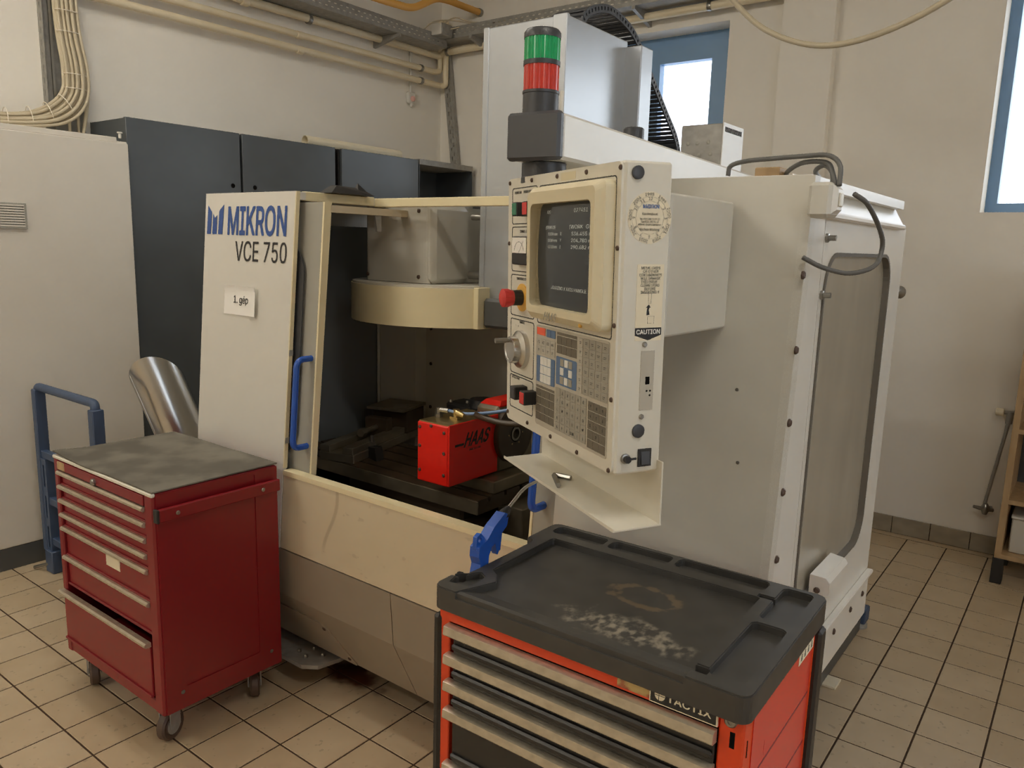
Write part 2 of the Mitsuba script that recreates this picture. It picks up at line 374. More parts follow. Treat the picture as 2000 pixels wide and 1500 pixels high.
# ------------------------------------------------------------------ pipes, trays and cables on the walls
def ring(p, d, r, w=0.012):
    d = np.asarray(d, float); return lathe([(r, -w), (r + .005, -w), (r + .005, w), (r, w)], p, d, 20)
def pipe(lab, P, r, clamps=(), collars=(), m='m_pipe', rad=0.09, cat='pipe'):
    t = thing('pipe', lab, cat); P = fillet(P, rad, 8)
    put('tube', tube(P, r, 14), m, True, parent=t)
    for p, d in clamps: put('clamp', ring(p, d, r), 'm_steel', True, parent=t)
    for p, d in collars: put('collar', lathe([(r, -.025), (r + .004, -.02), (r + .004, .02), (r, .025)], p, d, 16), m, True, parent=t)
    return t
pipe('lowest beige heating pipe along the left wall, bent up at the corner', [(-4.38, -3, 2.80), (-4.38, 4.762, 2.822), (-4.335, 4.762, 2.822), (-4.335, 4.762, 3.30)], 0.022,
     [((-4.38, 4.53, 2.822), (0, 1, 0))], [((-4.38, 3.40, 2.815), (0, 1, 0))], rad=0.1)
pipe('middle beige heating pipe along the left wall', [(-4.38, -3, 2.875), (-4.38, 4.70, 2.915), (-4.38, 4.745, 2.93), (-4.375, 4.75, 3.30)], 0.021,
     [((-4.38, 4.53, 2.914), (0, 1, 0))], [((-4.38, 3.40, 2.906), (0, 1, 0))], rad=0.05)
pipe('uppermost beige pipe running round the corner along both walls', [(-4.38, -3, 2.96), (-4.38, 4.75, 3.04), (-4.34, 4.75, 3.065), (0.5, 4.75, 3.085)], 0.026,
     [((-4.38, 3.48, 3.020), (0, 1, 0)), ((-4.30, 4.75, 3.066), (1, 0, 0)), ((-2.15, 4.75, 3.076), (1, 0, 0))], [((-4.38, 3.0, 3.015), (0, 1, 0))], rad=0.06)
pipe('yellow gas pipe with a double bend under the ceiling', [(-4.05, 2.4, 3.165), (-4.05, 3.80, 3.172), (-4.05, 4.10, 3.185), (-4.05, 4.34, 3.315), (-4.05, 4.45, 3.33), (-4.045, 4.84, 3.331)], 0.024, [((-4.045, 4.815, 3.331), (0, 1, 0))], m='m_gas', rad=0.08)
for p in ((-2.15, 4.75, 3.10), (-4.38, 3.48, 3.05)): pass

def perf(L, h, pitch=0.05, rows=2, sl=0.022, sh=0.007):
    s = sbox(0, 0, L, h); hs = []
    for k in range(int(L / pitch)):
        for r in range(rows):
            x = pitch * (k + .5) + (pitch * .5 if r % 2 else 0); z = h * (r + 1) / (rows + 1)
            if x + sl / 2 < L: hs.append(sbox(x - sl / 2, z - sh / 2, x + sl / 2, z + sh / 2))
    return s.difference(unary_union(hs))
t = thing('cable_tray', 'perforated galvanised cable tray above the pipes on the left wall', 'cable tray')
L0, L1 = 1.2, 4.62
def plate_x(x, y0, y1, z0, z1, th=0.003, **kw):      # plate in the yz plane
    m = ext(perf(y1 - y0, z1 - z0, **kw), 'yz', x, x + th); m.vertices += [0, y0, z0]; return m
def plate_y(y, x0, x1, z0, z1, th=0.003, **kw):
    m = ext(perf(x1 - x0, z1 - z0, **kw), 'xz', y, y + th); m.vertices += [x0, 0, z0]; return m
put('side', plate_x(-4.2, L0, L1, 3.055, 3.135), 'm_galv', False, parent=t)
put('side', plate_x(-4.4, L0, L1, 3.055, 3.135, rows=1), 'm_galv', False, parent=t)
put('bottom', B(-4.4, -4.2, L0, L1, 3.052, 3.056), 'm_galv', False, parent=t)
for y in (2.2, 4.12):
    put('bracket', cat_(ext(Polygon([(-4.45, 2.98), (-4.45, 3.05), (-4.19, 3.05), (-4.19, 3.03)]), 'xz', y - .012, y + .012)), 'm_galv', False, parent=t)
t = thing('cable_tray', 'perforated galvanised cable tray along the back wall behind the machine', 'cable tray')
put('side', plate_y(4.6, -4.18, 0.6, 3.115, 3.19), 'm_galv', False, parent=t)
put('side', plate_y(4.79, -4.18, 0.6, 3.115, 3.19, rows=1), 'm_galv', False, parent=t)
put('bottom', B(-4.4, 0.6, 4.6, 4.79, 3.110, 3.116), 'm_galv', False, parent=t)
for x in (-3.95, -2.6, -0.9):
    put('bracket', ext(Polygon([(4.834, 3.03), (4.834, 3.11), (4.60, 3.11), (4.60, 3.09)]), 'yz', x - .012, x + .012), 'm_galv', False, parent=t)
t = thing('junction_box', 'grey plastic junction box on the corner of the cable trays', 'junction box')
put('body', B(-4.22, -4.10, 4.46, 4.58, 3.105, 3.19, .008), 'm_galv', parent=t)
put('lid', B(-4.215, -4.105, 4.452, 4.462, 3.11, 3.185, .003), 'm_white', parent=t)
for i, P in enumerate([[(-4.25, 4.40, 3.13), (-4.2, 4.48, 3.21), (-4.1, 4.6, 3.23), (-3.95, 4.7, 3.2)], [(-4.1, 4.55, 3.16), (-4.0, 4.66, 3.2), (-3.8, 4.70, 3.2), (-3.4, 4.7, 3.19)], [(-4.16, 4.52, 3.19), (-4.10, 4.6, 3.25), (-3.98, 4.68, 3.22), (-3.7, 4.69, 3.19)]]):
    put('wire', tube(P, 0.005, 6, 8), 'm_cable', True, label=['thin loose wire looping behind the junction box at the tray corner', 'thin loose wire running from the junction box into the back tray', 'thin loose wire arching over the junction box'][i], cat='wire')

# leaning perforated rail in the corner, wall button with its conduit
t = thing('perforated_rail', 'perforated galvanised rail coming down the back wall in the corner', 'rail')
m = ext(perf(1.35, 0.075, pitch=0.07, rows=2, sl=0.034, sh=0.009), 'xz', 0, 0.004)
fr = Fr((-4.405, 4.79, 3.06), np.array([[0.13, 0, 0.9915], [0, 1, 0], [-0.9915, 0, 0.13]]))
put('strip', fr(m), 'm_galv', False, parent=t)
for z in (0, 0.075): put('lip', fr(B(0, 1.35, 0, 0.03, z - .001, z + .001)), 'm_galv', False, parent=t)
t = thing('wall_lamp', 'small wall-mounted push button box with a conduit, below the pipes', 'switch')
put('box', B(-4.45, -4.415, 4.44, 4.515, 2.65, 2.735, .008), 'm_white', parent=t)
put('button', lathe([(.02, 0), (.02, .01), (.012, .016)], (-4.415, 4.478, 2.685), (1, 0, 0), 16), 'm_button_pale', parent=t, label='pale red round button')
put('gland', lathe([(.012, 0), (.012, .02), (.006, .03)], (-4.43, 4.478, 2.655), (0, 0, -1), 12), 'm_white', parent=t)
put('conduit', cyl((-4.436, 4.478, 2.73), (-4.436, 4.478, 3.1), .010, 10), 'm_white', True, parent=t)

# cable channel and cable bundle above the white cabinet
t = thing('cable_channel', 'vertical perforated cable channel on the left wall above the white cabinet', 'cable channel')
m = ext(perf(1.35, 0.05, pitch=0.06, rows=1, sl=0.03, sh=0.008), 'xz', 0, 0.003)
put('side', Fr((-4.40, 1.845, 2.15), np.array([[0, 0, 1], [0, 1, 0], [1, 0, 0]]))(TM(m.vertices @ np.diag([1, 1, -1]), m.faces[:, ::-1])), 'm_galv', False, parent=t)
put('edge', B(-4.40, -4.39, 1.872, 1.884, 2.12, 3.5), 'm_steel', False, parent=t)
put('side', B(-4.45, -4.40, 2.018, 2.022, 2.10, 3.5), 'm_galv', False, parent=t)
put('back', B(-4.448, -4.444, 1.845, 2.022, 2.1, 3.5), 'm_galv', False, parent=t)
paths = []
rb = random.Random(3)
for k in range(13):
    y = 1.895 + 0.0085 * k + rb.uniform(-.002, .002); x = -4.375 + 0.018 * (k % 3) + rb.uniform(-.003, .003); q = k / 12
    if k in (2, 9):      # straight down behind the others
        P = [(x - .02, y - .01, 3.5), (x - .02, y - .012, 2.7), (x - .02, y + .01, 2.35), (x - .02, y + .012, 2.06)]
    elif k == 12:
        P = [(x, y, 3.5), (x, y + .004, 2.7), (x + .01, y + .03, 2.35), (x + .01, y + .015, 2.2), (x, y - .01, 2.07)]
    else:
        P = [(x, y, 3.5), (x, y - .004 * q, 2.72), (x + .01, y + .018 + .01 * q, 2.42), (x + .01, y + .012 * q, 2.30 - .035 * q), (x + .02, y - .10 + .02 * q, 2.21 - .05 * q), (x + .02, y - .24, 2.165 - .05 * q), (x + .02, y - .5, 2.15 - .055 * q), (x + .02, y - 1.0, 2.15 - .055 * q)]
    put('cable', tube(P, 0.0078 if k % 4 else 0.0095, 8, 8), 'm_cable', True, label='beige power cable in the bundle coming down above the white cabinet', cat='cable', group='cables bundled above the white cabinet')
def loop(k, lab, p, u, v, a, b):
    w = np.linspace(0, 2 * np.pi, 25); p = np.asarray(p, float)
    put(k, tube(p + np.outer(np.cos(w) * a, u) + np.outer(np.sin(w) * b, v), 0.0022, 6), 'm_tie', True, label=lab, cat='cable tie', group='cable ties round the cable bundle')
for z, y, a in ((2.70, 1.945, .056), (2.60, 1.945, .056), (2.40, 1.965, .056), (2.33, 1.962, .056)):
    loop('cable_tie', 'pale cable tie round the cable bundle above the white cabinet', (-4.355, y, z), (0, 1, 0), (1, 0, 0), a, .034)
for y, z, q in ((1.905, 2.245, .7), (1.82, 2.19, .35), (1.73, 2.155, .15), (1.62, 2.135, .0)):
    loop('cable_tie', 'pale cable tie round the cable bundle above the white cabinet', (-4.345, y, z), (0, -q / math.hypot(1, q), 1 / math.hypot(1, q)), (1, 0, 0), .055, .036)

# hanging hose across the top right
put('hanging_hose', tube([(-1.75, 3.75, 3.0), (-1.60, 3.7, 2.80), (-1.36, 3.62, 2.58), (-1.06, 3.55, 2.465), (-0.72, 3.45, 2.50), (-0.40, 3.37, 2.66), (-0.12, 3.3, 2.9), (0.1, 3.25, 3.5)], 0.0125, 10, 10), 'm_cable', True,
    label='pale hose hanging in an arc in front of the right wall', cat='hose')

# ------------------------------------------------------------------ white cabinet and dark lockers
t = thing('white_cabinet', 'tall white sheet-metal switch cabinet at the left edge', 'cabinet')
put('body', B(-4.44, -4.03, -0.2, 2.05, 0.105, 2.06, .004), 'm_cab_white', parent=t)
put('door', B(-4.03, -4.01, 0.95, 2.045, 0.11, 2.05, .004), 'm_cab_white', parent=t)
put('door', B(-4.03, -4.01, -0.19, 0.94, 0.11, 2.05, .004), 'm_cab_white', parent=t)
put('top_edge', B(-4.40, -4.022, -0.2, 1.995, 2.05, 2.077, .003), 'm_cab_white', parent=t)
put('plinth', B(-4.42, -4.012, -0.2, 2.04, 0.0, 0.108, .002), 'm_dark_in', parent=t, label='dark plinth')
put('hinge_pin', lathe([(.013, 0), (.013, .006), (.007, .006), (.007, .03)], (-4.04, 2.02, 2.106), (0, 0, -1), 14), 'm_white', parent=t)
g = put('vent_grille', cat_(B(-4.011, -4.006, 1.36, 1.548, 1.613, 1.728, .001), ext(sbox(1.36, 1.613, 1.548, 1.728).difference(sbox(1.372, 1.622, 1.536, 1.720)), 'yz', -4.007, -3.998)), 'm_door_grey', 20, parent=t)
for q in range(9): put('slat', B(-4.001, -3.996, 1.37, 1.538, 1.622 + .0115 * q, 1.629 + .0115 * q), 'm_cab_white', False, parent=g)
def locker(lab, y0, y1, hole, open_=False):
    t = thing('steel_locker', lab, 'locker'); H = 2.187
    if open_:
        for k, m in (('side', B(-4.43, -4.05, y0, y0 + .004, 0.05, H)), ('side', B(-4.43, -4.05, y1 - .004, y1, .05, H)), ('back', B(-4.44, -4.43, y0, y1, .05, H)), ('top', B(-4.43, -4.045, y0, y1, H - .03, H + .008)), ('bottom', B(-4.43, -4.05, y0, y1, 0, .06))):
            put(k, m, 'm_galv' if k == 'top' else 'm_locker', False, parent=t)
        for z in (0.7, 1.35): put('shelf', B(-4.42, -4.08, y0 + .01, y1 - .01, z, z + .012), 'm_locker', False, parent=t)
        return
    put('body', B(-4.43, -4.07, y0 + .002, y1 - .002, 0.05, H - .004), 'm_locker', parent=t)
    put('door', B(-4.07, -4.05, y0, y1, 0.08, H, .002), 'm_locker', parent=t)
    put('plinth', B(-4.42, -4.09, y0 + .01, y1 - .01, 0, .06), 'm_black', parent=t)
    if hole: put('lock_hole', cyl((-4.0505, hole, 1.892), (-4.049, hole, 1.892), 0.013, 16), 'm_hole', False, parent=t)
locker('dark grey steel locker beside the white cabinet, leftmost of its row', 2.058, 2.712, 2.659)
locker('dark grey steel locker, second from the left in its row', 2.727, 3.408, 2.804)
locker('dark grey steel locker, third from the left, right of the gap post', 3.462, 4.172, None)
locker('open dark locker without a door at the right end of its row', 4.18, 4.77, None, True)
t = thing('gap_post', 'narrow black post standing in the gap between two dark lockers', 'post')
put('post', cat_(B(-4.4, -4.10, 3.412, 3.458, 0, 2.183), B(-4.10, -4.07, 3.412, 3.424, 0, 2.183), B(-4.10, -4.07, 3.446, 3.458, 0, 2.183)), 'm_black', False, parent=t)
t = thing('paper_roll', 'long rolled sheet of brown paper lying on the dark lockers', 'paper roll')
pr = []
for k in range(90):
    a = 2 * np.pi * k / 30; r = 0.034 - .006 * k / 90; pr.append((r * math.cos(a), r * math.sin(a)))
pr += [(x * .97, z * .97) for x, z in pr[::-1]]
m = ext(Polygon(pr).buffer(0), 'xz', 0, 0.86)
put('sheet', Fr((-4.19, 3.28, 2.187 + .035), rotz(0.03))(m), 'm_label', 40, parent=t)

# ------------------------------------------------------------------ blue hand truck and aluminium scoop
t = thing('hand_truck', 'blue steel hand truck standing in front of the white cabinet', 'hand truck')
Y = 1.49
put('frame', cat_(B(-3.90, -3.865, Y - .025, Y + .025, 0.10, 0.885, .004), B(-3.345, -3.30, Y - .025, Y + .025, 0.10, 0.87, .004)), 'm_blue_steel', parent=t)
put('grip', cat_(tube(fillet([(-3.885, Y, .85), (-3.885, Y, .895), (-3.325, Y, .895), (-3.325, Y, .85)], .03, 6), .019, 12)), 'm_blue_steel', True, parent=t)
for z in (0.14, 0.34, 0.56): put('crossbar', B(-3.87, -3.34, Y - .015, Y + .015, z, z + .035, .003), 'm_blue_steel', parent=t)
put('inner_rail', ext(sbox(-3.868, .06, -3.815, .56).difference(unary_union([rr(-3.849, .12 + .15 * k, -3.834, .23 + .15 * k, .006) for k in range(3)])), 'xz', Y - .02, Y + .02), 'm_blue_steel', False, parent=t)
put('axle_block', B(-3.875, -3.80, Y - .03, Y + .06, 0.0, 0.11, .004), 'm_blue_steel', parent=t)
for x in (-3.72, -3.42): put('wheel', cyl((x, Y + .09, .08), (x + .04, Y + .09, .08), .08, 24), 'm_black', 40, parent=t)
put('axle', cyl((-3.79, Y + .09, .08), (-3.36, Y + .09, .08), .01, 10), 'm_steel', 40, parent=t)
put('pedal', cyl((-3.93, Y - .06, .012), (-3.83, Y - .01, .05), .008, 10), 'm_steel', 40, parent=t)
t = thing('metal_scoop', 'shiny rolled aluminium scoop standing between the cabinets and the machine', 'scoop')
ax = np.array([-.36 * .797, -.36 * .603, .93]); ax /= np.linalg.norm(ax); vn = np.array([.603, -.797, 0]); un = np.cross(ax, vn); un *= np.sign(un[0])
o = np.array([-3.385, 1.80, .955]); nn = 48
def rim(k, rad):
    a = 2 * np.pi * k / nn; return o + rad * (math.cos(a) * un + math.sin(a) * vn) + ax * .1075 * (1.0 * math.sin(a) + .22 * math.cos(a))
V = [rim(k, r) - (ax * .75 if q else 0) for r in (.1075, .105) for q in (0, 1) for k in range(nn)]; F = []
for k in range(nn):
    j = (k + 1) % nn
    F += [[k, j, nn+j], [k, nn+j, nn+k], [2*nn+k, 3*nn+j, 2*nn+j], [2*nn+k, 3*nn+k, 3*nn+j], [k, 2*nn+j, j], [k, 2*nn+k, 2*nn+j], [nn+k, nn+j, 3*nn+j], [nn+k, 3*nn+j, 3*nn+k]]
sc = TM(V, F); trimesh.repair.fix_normals(sc)
put('tube', sc, 'm_alu', 40, parent=t)
ks = nn * 0.36
put('seam', tube([rim(ks, .1085) - ax * q for q in (.01, .2, .4, .74)], .003, 6), 'm_alu', True, parent=t)
put('stand', cat_(B(-3.30, -3.0, 1.72, 1.98, 0.0, 0.36, .01)), 'm_dark_in', parent=t)

# ------------------------------------------------------------------ wall valve, wooden shelf
t = thing('wall_valve', 'grey compressed-air drop pipe with a tap on the right wall', 'air valve')
put('pipe', cyl((-0.318, 4.78, .765), (-0.374, 4.77, .30), .009, 12), 'm_galv', True, parent=t)
put('knob', lathe([(.014, 0), (.020, .004), (.020, .036), (.016, .04)], (-0.385, 4.775, .803), (1, .0, 0), 14), 'm_label', parent=t, label='beige round knob')
put('tee', cat_(cyl((-0.345, 4.775, .803), (-0.285, 4.79, .807), .010, 12), cyl((-0.318, 4.78, .81), (-0.32, 4.78, .745), .016, 12), cyl((-.30, 4.79, .805), (-.30, 4.834, .805), .008, 10)), 'm_galv', 40, parent=t)
put('screw', lathe([(.012, 0), (.012, .006)], (-0.283, 4.79, .807), (1, 0, 0), 8), 'm_steel', parent=t)
put('tap', cat_(lathe([(.012, 0), (.022, .03), (.020, .045), (.010, .06)], (-0.37, 4.775, .235), (0, 0, 1), 14), cyl((-.37, 4.775, .262), (-.425, 4.755, .272), .013, 12, .008), cyl((-.37, 4.775, .262), (-.335, 4.80, .258), .010, 10), cyl((-.35, 4.80, .265), (-.35, 4.834, .265), .008, 10)), 'm_steel', 40, parent=t)
t = thing('wooden_shelf', 'light wooden shelf unit cut off by the right edge', 'shelf')
sx, sy = -0.276, 4.40
put('side', B(sx, sx + .028, sy, 4.82, 0.13, 1.55), 'm_wood', 30, parent=t)
put('side', B(sx + .9, sx + .928, sy, 4.82, 0.13, 1.55), 'm_wood', 30, parent=t)
for z in (0.132, 0.415, 0.77, 1.12, 1.52): put('board', B(sx + .028, sx + .9, sy, 4.81, z, z + .022), 'm_wood', 30, parent=t)
put('back', B(sx + .02, sx + .9, 4.812, 4.82, .13, 1.54), 'm_dark_in', parent=t)
for x in (sx - .005, sx + .85):
    for y in (sy - .005, 4.70): put('foot', B(x, x + .05, y, y + .07, 0, .132, .003), 'm_black', parent=t)
t = thing('storage_box', 'grey storage box standing on the lowest board of the wooden shelf', 'box')
put('body', B(sx + .05, sx + .5, sy + .06, 4.78, .154, .33, .006), 'm_white_old', parent=t)
put('lid', B(sx + .045, sx + .505, sy + .055, 4.785, .33, .345, .004), 'm_white', parent=t)

# ------------------------------------------------------------------ red tool cabinet
RC = thing('tool_cabinet', 'dark red tool cabinet on castors with seven drawers and a black rubber mat on top', 'tool cabinet')
x0, x1, y0, y1 = -2.808, -2.15, 1.108, 1.54
body = cat_(B(x0, x0 + .03, y0, y1, .125, .845, .004), B(x1 - .055, x1 - .004, y0, y1, .125, .845, .006), B(x0, x1 - .004, y1 - .02, y1, .125, .84), B(x0 + .01, x1 - .01, y0 + .004, y1, .125, .165, .004),
            B(x0, x1 - .004, y0 + .008, y1, .835, .848, .003), B(x0 + .03, x1 - .05, y0 + .02, y1 - .02, .166, .172))
put('body', body, 'm_red', 30, parent=RC)
put('fascia', B(x0 + .03, x1 - .055, y0 - .002, y0 + .012, .802, .834, .002), 'm_red', 30, parent=RC)
put('top_edge', B(x0 + .002, x1 - .002, y0 - .004, y0 + .01, .838, .850, .003), 'm_pend', 30, parent=RC, label='pale worn front edge of the top')
put('wood_block', B(x0 + .034, x0 + .086, y0 - .004, y0 + .005, .804, .833, .002), 'm_wood', 30, parent=RC, label='small block of bare wood')
put('lock', lathe([(.011, 0), (.011, .008), (.008, .011)], (-2.508, y0 - .002, .815), (0, -1, 0), 16), 'm_steel', parent=RC, label='round steel lock')
zs = [.788, .738, .688, .637, .588, .482, .352]; ends = [.742, .692, .641, .592, .487, .380, .172]
for i, (zt, zb) in enumerate(zip(zs, ends)):
    off = 0.0 if i < 6 else -0.014
    xl, xr = (x0 + .034, x1 - .058) if i < 6 else (x0 + .012, x1 - .058)
    d = put('drawer', cat_(B(xl, xr, y0 + .010 + off, y0 + .024 + off, zb + .004, zt, .002), B(xl + .01, xr - .01, y0 + .02 + off, y0 + .36, zb + .01, zb + .018), B(xl, xr, y0 + .004 + off, y0 + .014 + off, zb + .003, zb + .012, .002)), 'm_red', 30, parent=RC)
    pr = Polygon([(y0 + .012 + off, zt - .004), (y0 - .004 + off, zt - .004), (y0 - .010 + off, zt + .0), (y0 - .010 + off, zt + .007), (y0 - .004 + off, zt + .011), (y0 + .012 + off, zt + .011)])
    put('handle', ext(pr, 'yz', xl - .002, xr + .004), 'm_alu_dull', 30, parent=d, label='long aluminium grip strip')
    if i == 4:
        lb = put('sticker', B(-2.487, -2.397, y0 + .0085, y0 + .0105, .535, .575), 'm_label', False, parent=d, label='small pale printed label')
s = put('side_panel', ext(sbox(y0 + .01, .13, y1, .845).difference(rr(1.185, .20, 1.455, .835, .006)), 'yz', x1 - .012, x1), 'm_red', False, parent=RC)
put('inset_panel', B(x1 - .02, x1 - .010, 1.17, 1.47, .19, .84), 'm_red', False, parent=RC)
put('side_rail', cat_(B(x1 + .012, x1 + .026, 1.112, 1.535, .766, .806, .003), B(x1 - .002, x1 + .014, 1.15, 1.19, .772, .80), B(x1 - .002, x1 + .014, 1.45, 1.49, .772, .80)), 'm_red', 30, parent=RC)
put('end_cap', B(x1 + .005, x1 + .027, 1.104, 1.113, .765, .807, .002), 'm_black', 30, parent=RC)
for y in (1.17, 1.467): put('screw', screw((x1 + .026, y, .785), (1, 0, 0), .007), 'm_steel', parent=RC)
for y in (1.172, 1.50): put('rivet', screw((x1, y, .186), (1, 0, 0), .007, .002), 'm_ink_soft', parent=RC)
for i, (x, y, a) in enumerate([(-2.222, 1.162, .35), (-2.728, 1.158, 1.2), (-2.225, 1.478, 1.0), (-2.728, 1.475, .2)]):
    d = np.array([math.cos(a), math.sin(a), 0])
    w = put('caster', cat_(B(x - .04, x + .04, y - .035, y + .035, .117, .126, .002), lathe([(.022, 0), (.022, .016)], (x, y, .102), (0, 0, 1), 16), *[Fr((x, y, 0), np.array([[d[0], -d[1], 0], [d[1], d[0], 0], [0, 0, 1]]))(B(s - .002, s + .002, -.022, .022, .045, .106)) for s in (-.021, .021)]), 'm_galv', 30, parent=RC)
    p = np.array([x, y, .05])
    put('wheel', lathe([(.012, -.016), (.030, -.016), (.032, -.013), (.044, -.016), (.05, -.010), (.05, .010), (.044, .016), (.032, .013), (.030, .016), (.012, .016)], p, d, 28), 'm_caster', 30, parent=w)
    put('hub', cat_(lathe([(.0295, -.0165), (.0295, .0165)], p, d, 20), lathe([(.009, -.024), (.009, .024)], p, d, 12)), 'm_galv', 30, parent=w)
gx, gy = np.meshgrid(np.linspace(x0 + .006, x1 - .004, 34), np.linspace(y0 - .002, y1 + .005, 24))
gz = .854 + .0022 * meshkit.noise(np.stack([gx * 9, gy * 9, gx * 0], -1)) + .010 * np.clip(1 - np.hypot(gx - x0, gy - y0) / .10, 0, 1)
gy = gy + .006 * np.where(gy < y0 + .02, meshkit.noise(np.stack([gx * 7, gx * 0, gx * 0], -1)) - .5, 0)
nx, ny = 34, 24; top = np.stack([gx, gy, gz], -1).reshape(-1, 3); V = np.vstack([top, top - [0, 0, .004]]); F = []
for j in range(ny - 1):
    for i in range(nx - 1):
        a = j * nx + i; F += [[a, a+1, a+nx+1], [a, a+nx+1, a+nx]]; b = a + nx * ny; F += [[b, b+nx+1, b+1], [b, b+nx, b+nx+1]]
edge = [(i, i + 1) for i in range(nx - 1)] + [((j + 1) * nx - 1, (j + 2) * nx - 1) for j in range(ny - 1)] + [(ny * nx - 1 - i, ny * nx - 2 - i) for i in range(nx - 1)] + [((ny - 1 - j) * nx, (ny - 2 - j) * nx) for j in range(ny - 1)]
for a, b in edge: F += [[a, a + nx*ny, b], [b, a + nx*ny, b + nx*ny]]
put('rubber_mat', TM(V, F), 'm_rubber', 40, label='worn black rubber mat lying on the red tool cabinet', cat='mat')

# ------------------------------------------------------------------ machining centre: enclosure
MC = thing('machining_center', 'white and cream vertical machining centre with an open sliding door and grey skirt', 'milling machine')
def yf(z): return 1.604 + (z - .805) * .0838
def lean(za, zb, d0, d1):      # yz slab that leans with the front
    return Polygon([(yf(za) + d0, za), (yf(zb) + d0, zb), (yf(zb) + d1, zb), (yf(za) + d1, za)])
ZT = 1.76
A0, A1, A2, A3 = -2.74, -2.204, -1.07, -.505
put('left_panel', ext(lean(.527, ZT, 0, .015), 'yz', A0, A1), 'm_white', False, parent=MC)
put('panel_edge', ext(lean(.812, ZT, .0005, .0155), 'yz', A1, A1 + .004), 'm_cream', False, parent=MC, label='cream edge beside the door')
for z in (1.205, .90): put('catch', ext(lean(z, z + .02, .0002, .0158), 'yz', A1 + .003, A1 + .006), 'm_door_grey', False, parent=MC)
put('front_panel', ext(lean(.529, .80, .002, .03), 'yz', A1 + .004, A2), 'm_low_panel', False, parent=MC)
put('front_lip', cat_(ext(lean(.797, .807, -.002, .034), 'yz', A1 + .004, A2 + .02), ext(lean(.79, .797, -.001, .004), 'yz', A1 + .004, A2)), 'm_cream', False, parent=MC)
put('right_panel', ext(lean(.527, ZT, 0, .036), 'yz', A2, A3), 'm_white_old', False, parent=MC)
sk = [(1.582, .524), (1.596, .346), (1.706, .12), (1.726, .13), (1.616, .352), (1.60, .524)]
for a, b in ((A0, -1.6485), (-1.6455, -1.0), (-.997, -.62)): put('skirt', ext(Polygon(sk), 'yz', a, b), 'm_skirt', False, parent=MC)
n = np.array([0, -.226, -.110]); n /= np.linalg.norm(n); e2 = np.array([0, -.110, .226]); e2 /= np.linalg.norm(e2)
fr = Fr((0, 1.706, .12), np.array([[1, 0, 0], [0, 0, 0], [0, 0, 0]]).astype(float) + np.stack([np.zeros(3), -n, e2], 1))
cov = Polygon([(-2.72, .0), (-1.93, .0), (-2.01, .15), (-2.05, .175), (-2.72, .20)])
put('access_cover', fr(ext(cov.buffer(-.008).buffer(.008), 'xz', -.004, .001)), 'm_skirt', False, parent=MC)
for x, z in ((-2.035, .15), (-1.965, .025)): put('screw', screw(fr.p(x, -.003, z), n, .008), 'm_caster', parent=MC)
# roof edges and top bars
put('roof_panel', B(A0, A1 + .003, 1.686, 2.60, 1.732, 1.758), 'm_white', False, parent=MC)
put('top_rail', B(A1 - .02, A1 + .004, 1.722, 2.034, 1.729, 1.761, .002), 'm_cream', 30, parent=MC, label='cream rail running back above the door')
put('cross_bar', B(A1, -1.0, 2.036, 2.064, 1.726, 1.757, .002), 'm_cream', 30, parent=MC, label='cream bar across the open top')
put('roof_panel', B(-1.06, A3 - .01, 1.69, 2.61, 1.738, 1.762), 'm_white', False, parent=MC)
put('rubber_boot', hull([(-2.23, 1.80, 1.762), (-2.23, 2.0, 1.762), (-2.16, 1.80, 1.762), (-2.16, 2.0, 1.762), (-2.21, 1.84, 1.79), (-2.18, 1.84, 1.79), (-2.20, 1.93, 1.785), (-2.2, 1.97, 1.787)]), 'm_black', 10, parent=MC)
put('rubber_boot', hull([(-2.22, 1.93, 1.762), (-2.22, 1.99, 1.762), (-2.17, 1.93, 1.762), (-2.17, 1.99, 1.762), (-2.2, 1.953, 1.806)]), 'm_black', 10, parent=MC)
# outer left side, rear, inner walls
put('left_side', ext(Polygon([(1.74, .13), (1.66, .5), (1.69, .9), (1.75, 1.73), (2.62, 1.73), (2.62, .13)]), 'yz', A0 + .003, A0 + .007), 'm_white', False, parent=MC)
put('rear_panel', B(A0, A3 - .01, 2.60, 2.62, .4, 1.40), 'm_white', False, parent=MC)
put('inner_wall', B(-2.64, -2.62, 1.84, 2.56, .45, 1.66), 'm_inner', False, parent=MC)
put('inner_wall', B(-2.62, -.60, 2.56, 2.575, .45, 1.40), 'm_white_old', False, parent=MC)
put('inner_wall', B(-.60, -.58, 1.84, 2.56, .45, 1.70), 'm_white_old', False, parent=MC)
put('corner_post', ext(Polygon([(-2.62, 2.44), (-2.60, 2.44), (-2.44, 2.50), (-2.43, 2.56), (-2.62, 2.56)]), 'xy', .5, 1.40), 'm_white_old', False, parent=MC)
put('post_edge', cyl((-2.612, 2.436, .62), (-2.612, 2.436, 1.40), .006, 8), 'm_pend', True, parent=MC)
for z in (.86, 1.06, 1.22): put('screw', screw((-2.40, 2.56, z), (0, -1, 0), .008), 'm_caster', parent=MC)
put('chip_tray', ext(Polygon([(1.645, .70), (1.66, .50), (2.56, .50), (2.56, .49), (1.64, .49), (1.635, .70)]), 'yz', -2.62, -.60), 'm_oily', False, parent=MC)
put('way_cover', ext(Polygon([(1.66, .50), (1.70, .60), (1.93, .64), (2.56, .66), (2.56, .50)]), 'yz', -2.60, -1.62), 'm_oily', False, parent=MC)
put('way_cover', B(-1.62, -1.51, 2.08, 2.5, .50, .698, .004), 'm_oily_steel', 30, parent=MC)
put('saddle', B(-2.3, -1.7, 1.98, 2.5, .60, .70, .01), 'm_oily', 30, parent=MC)
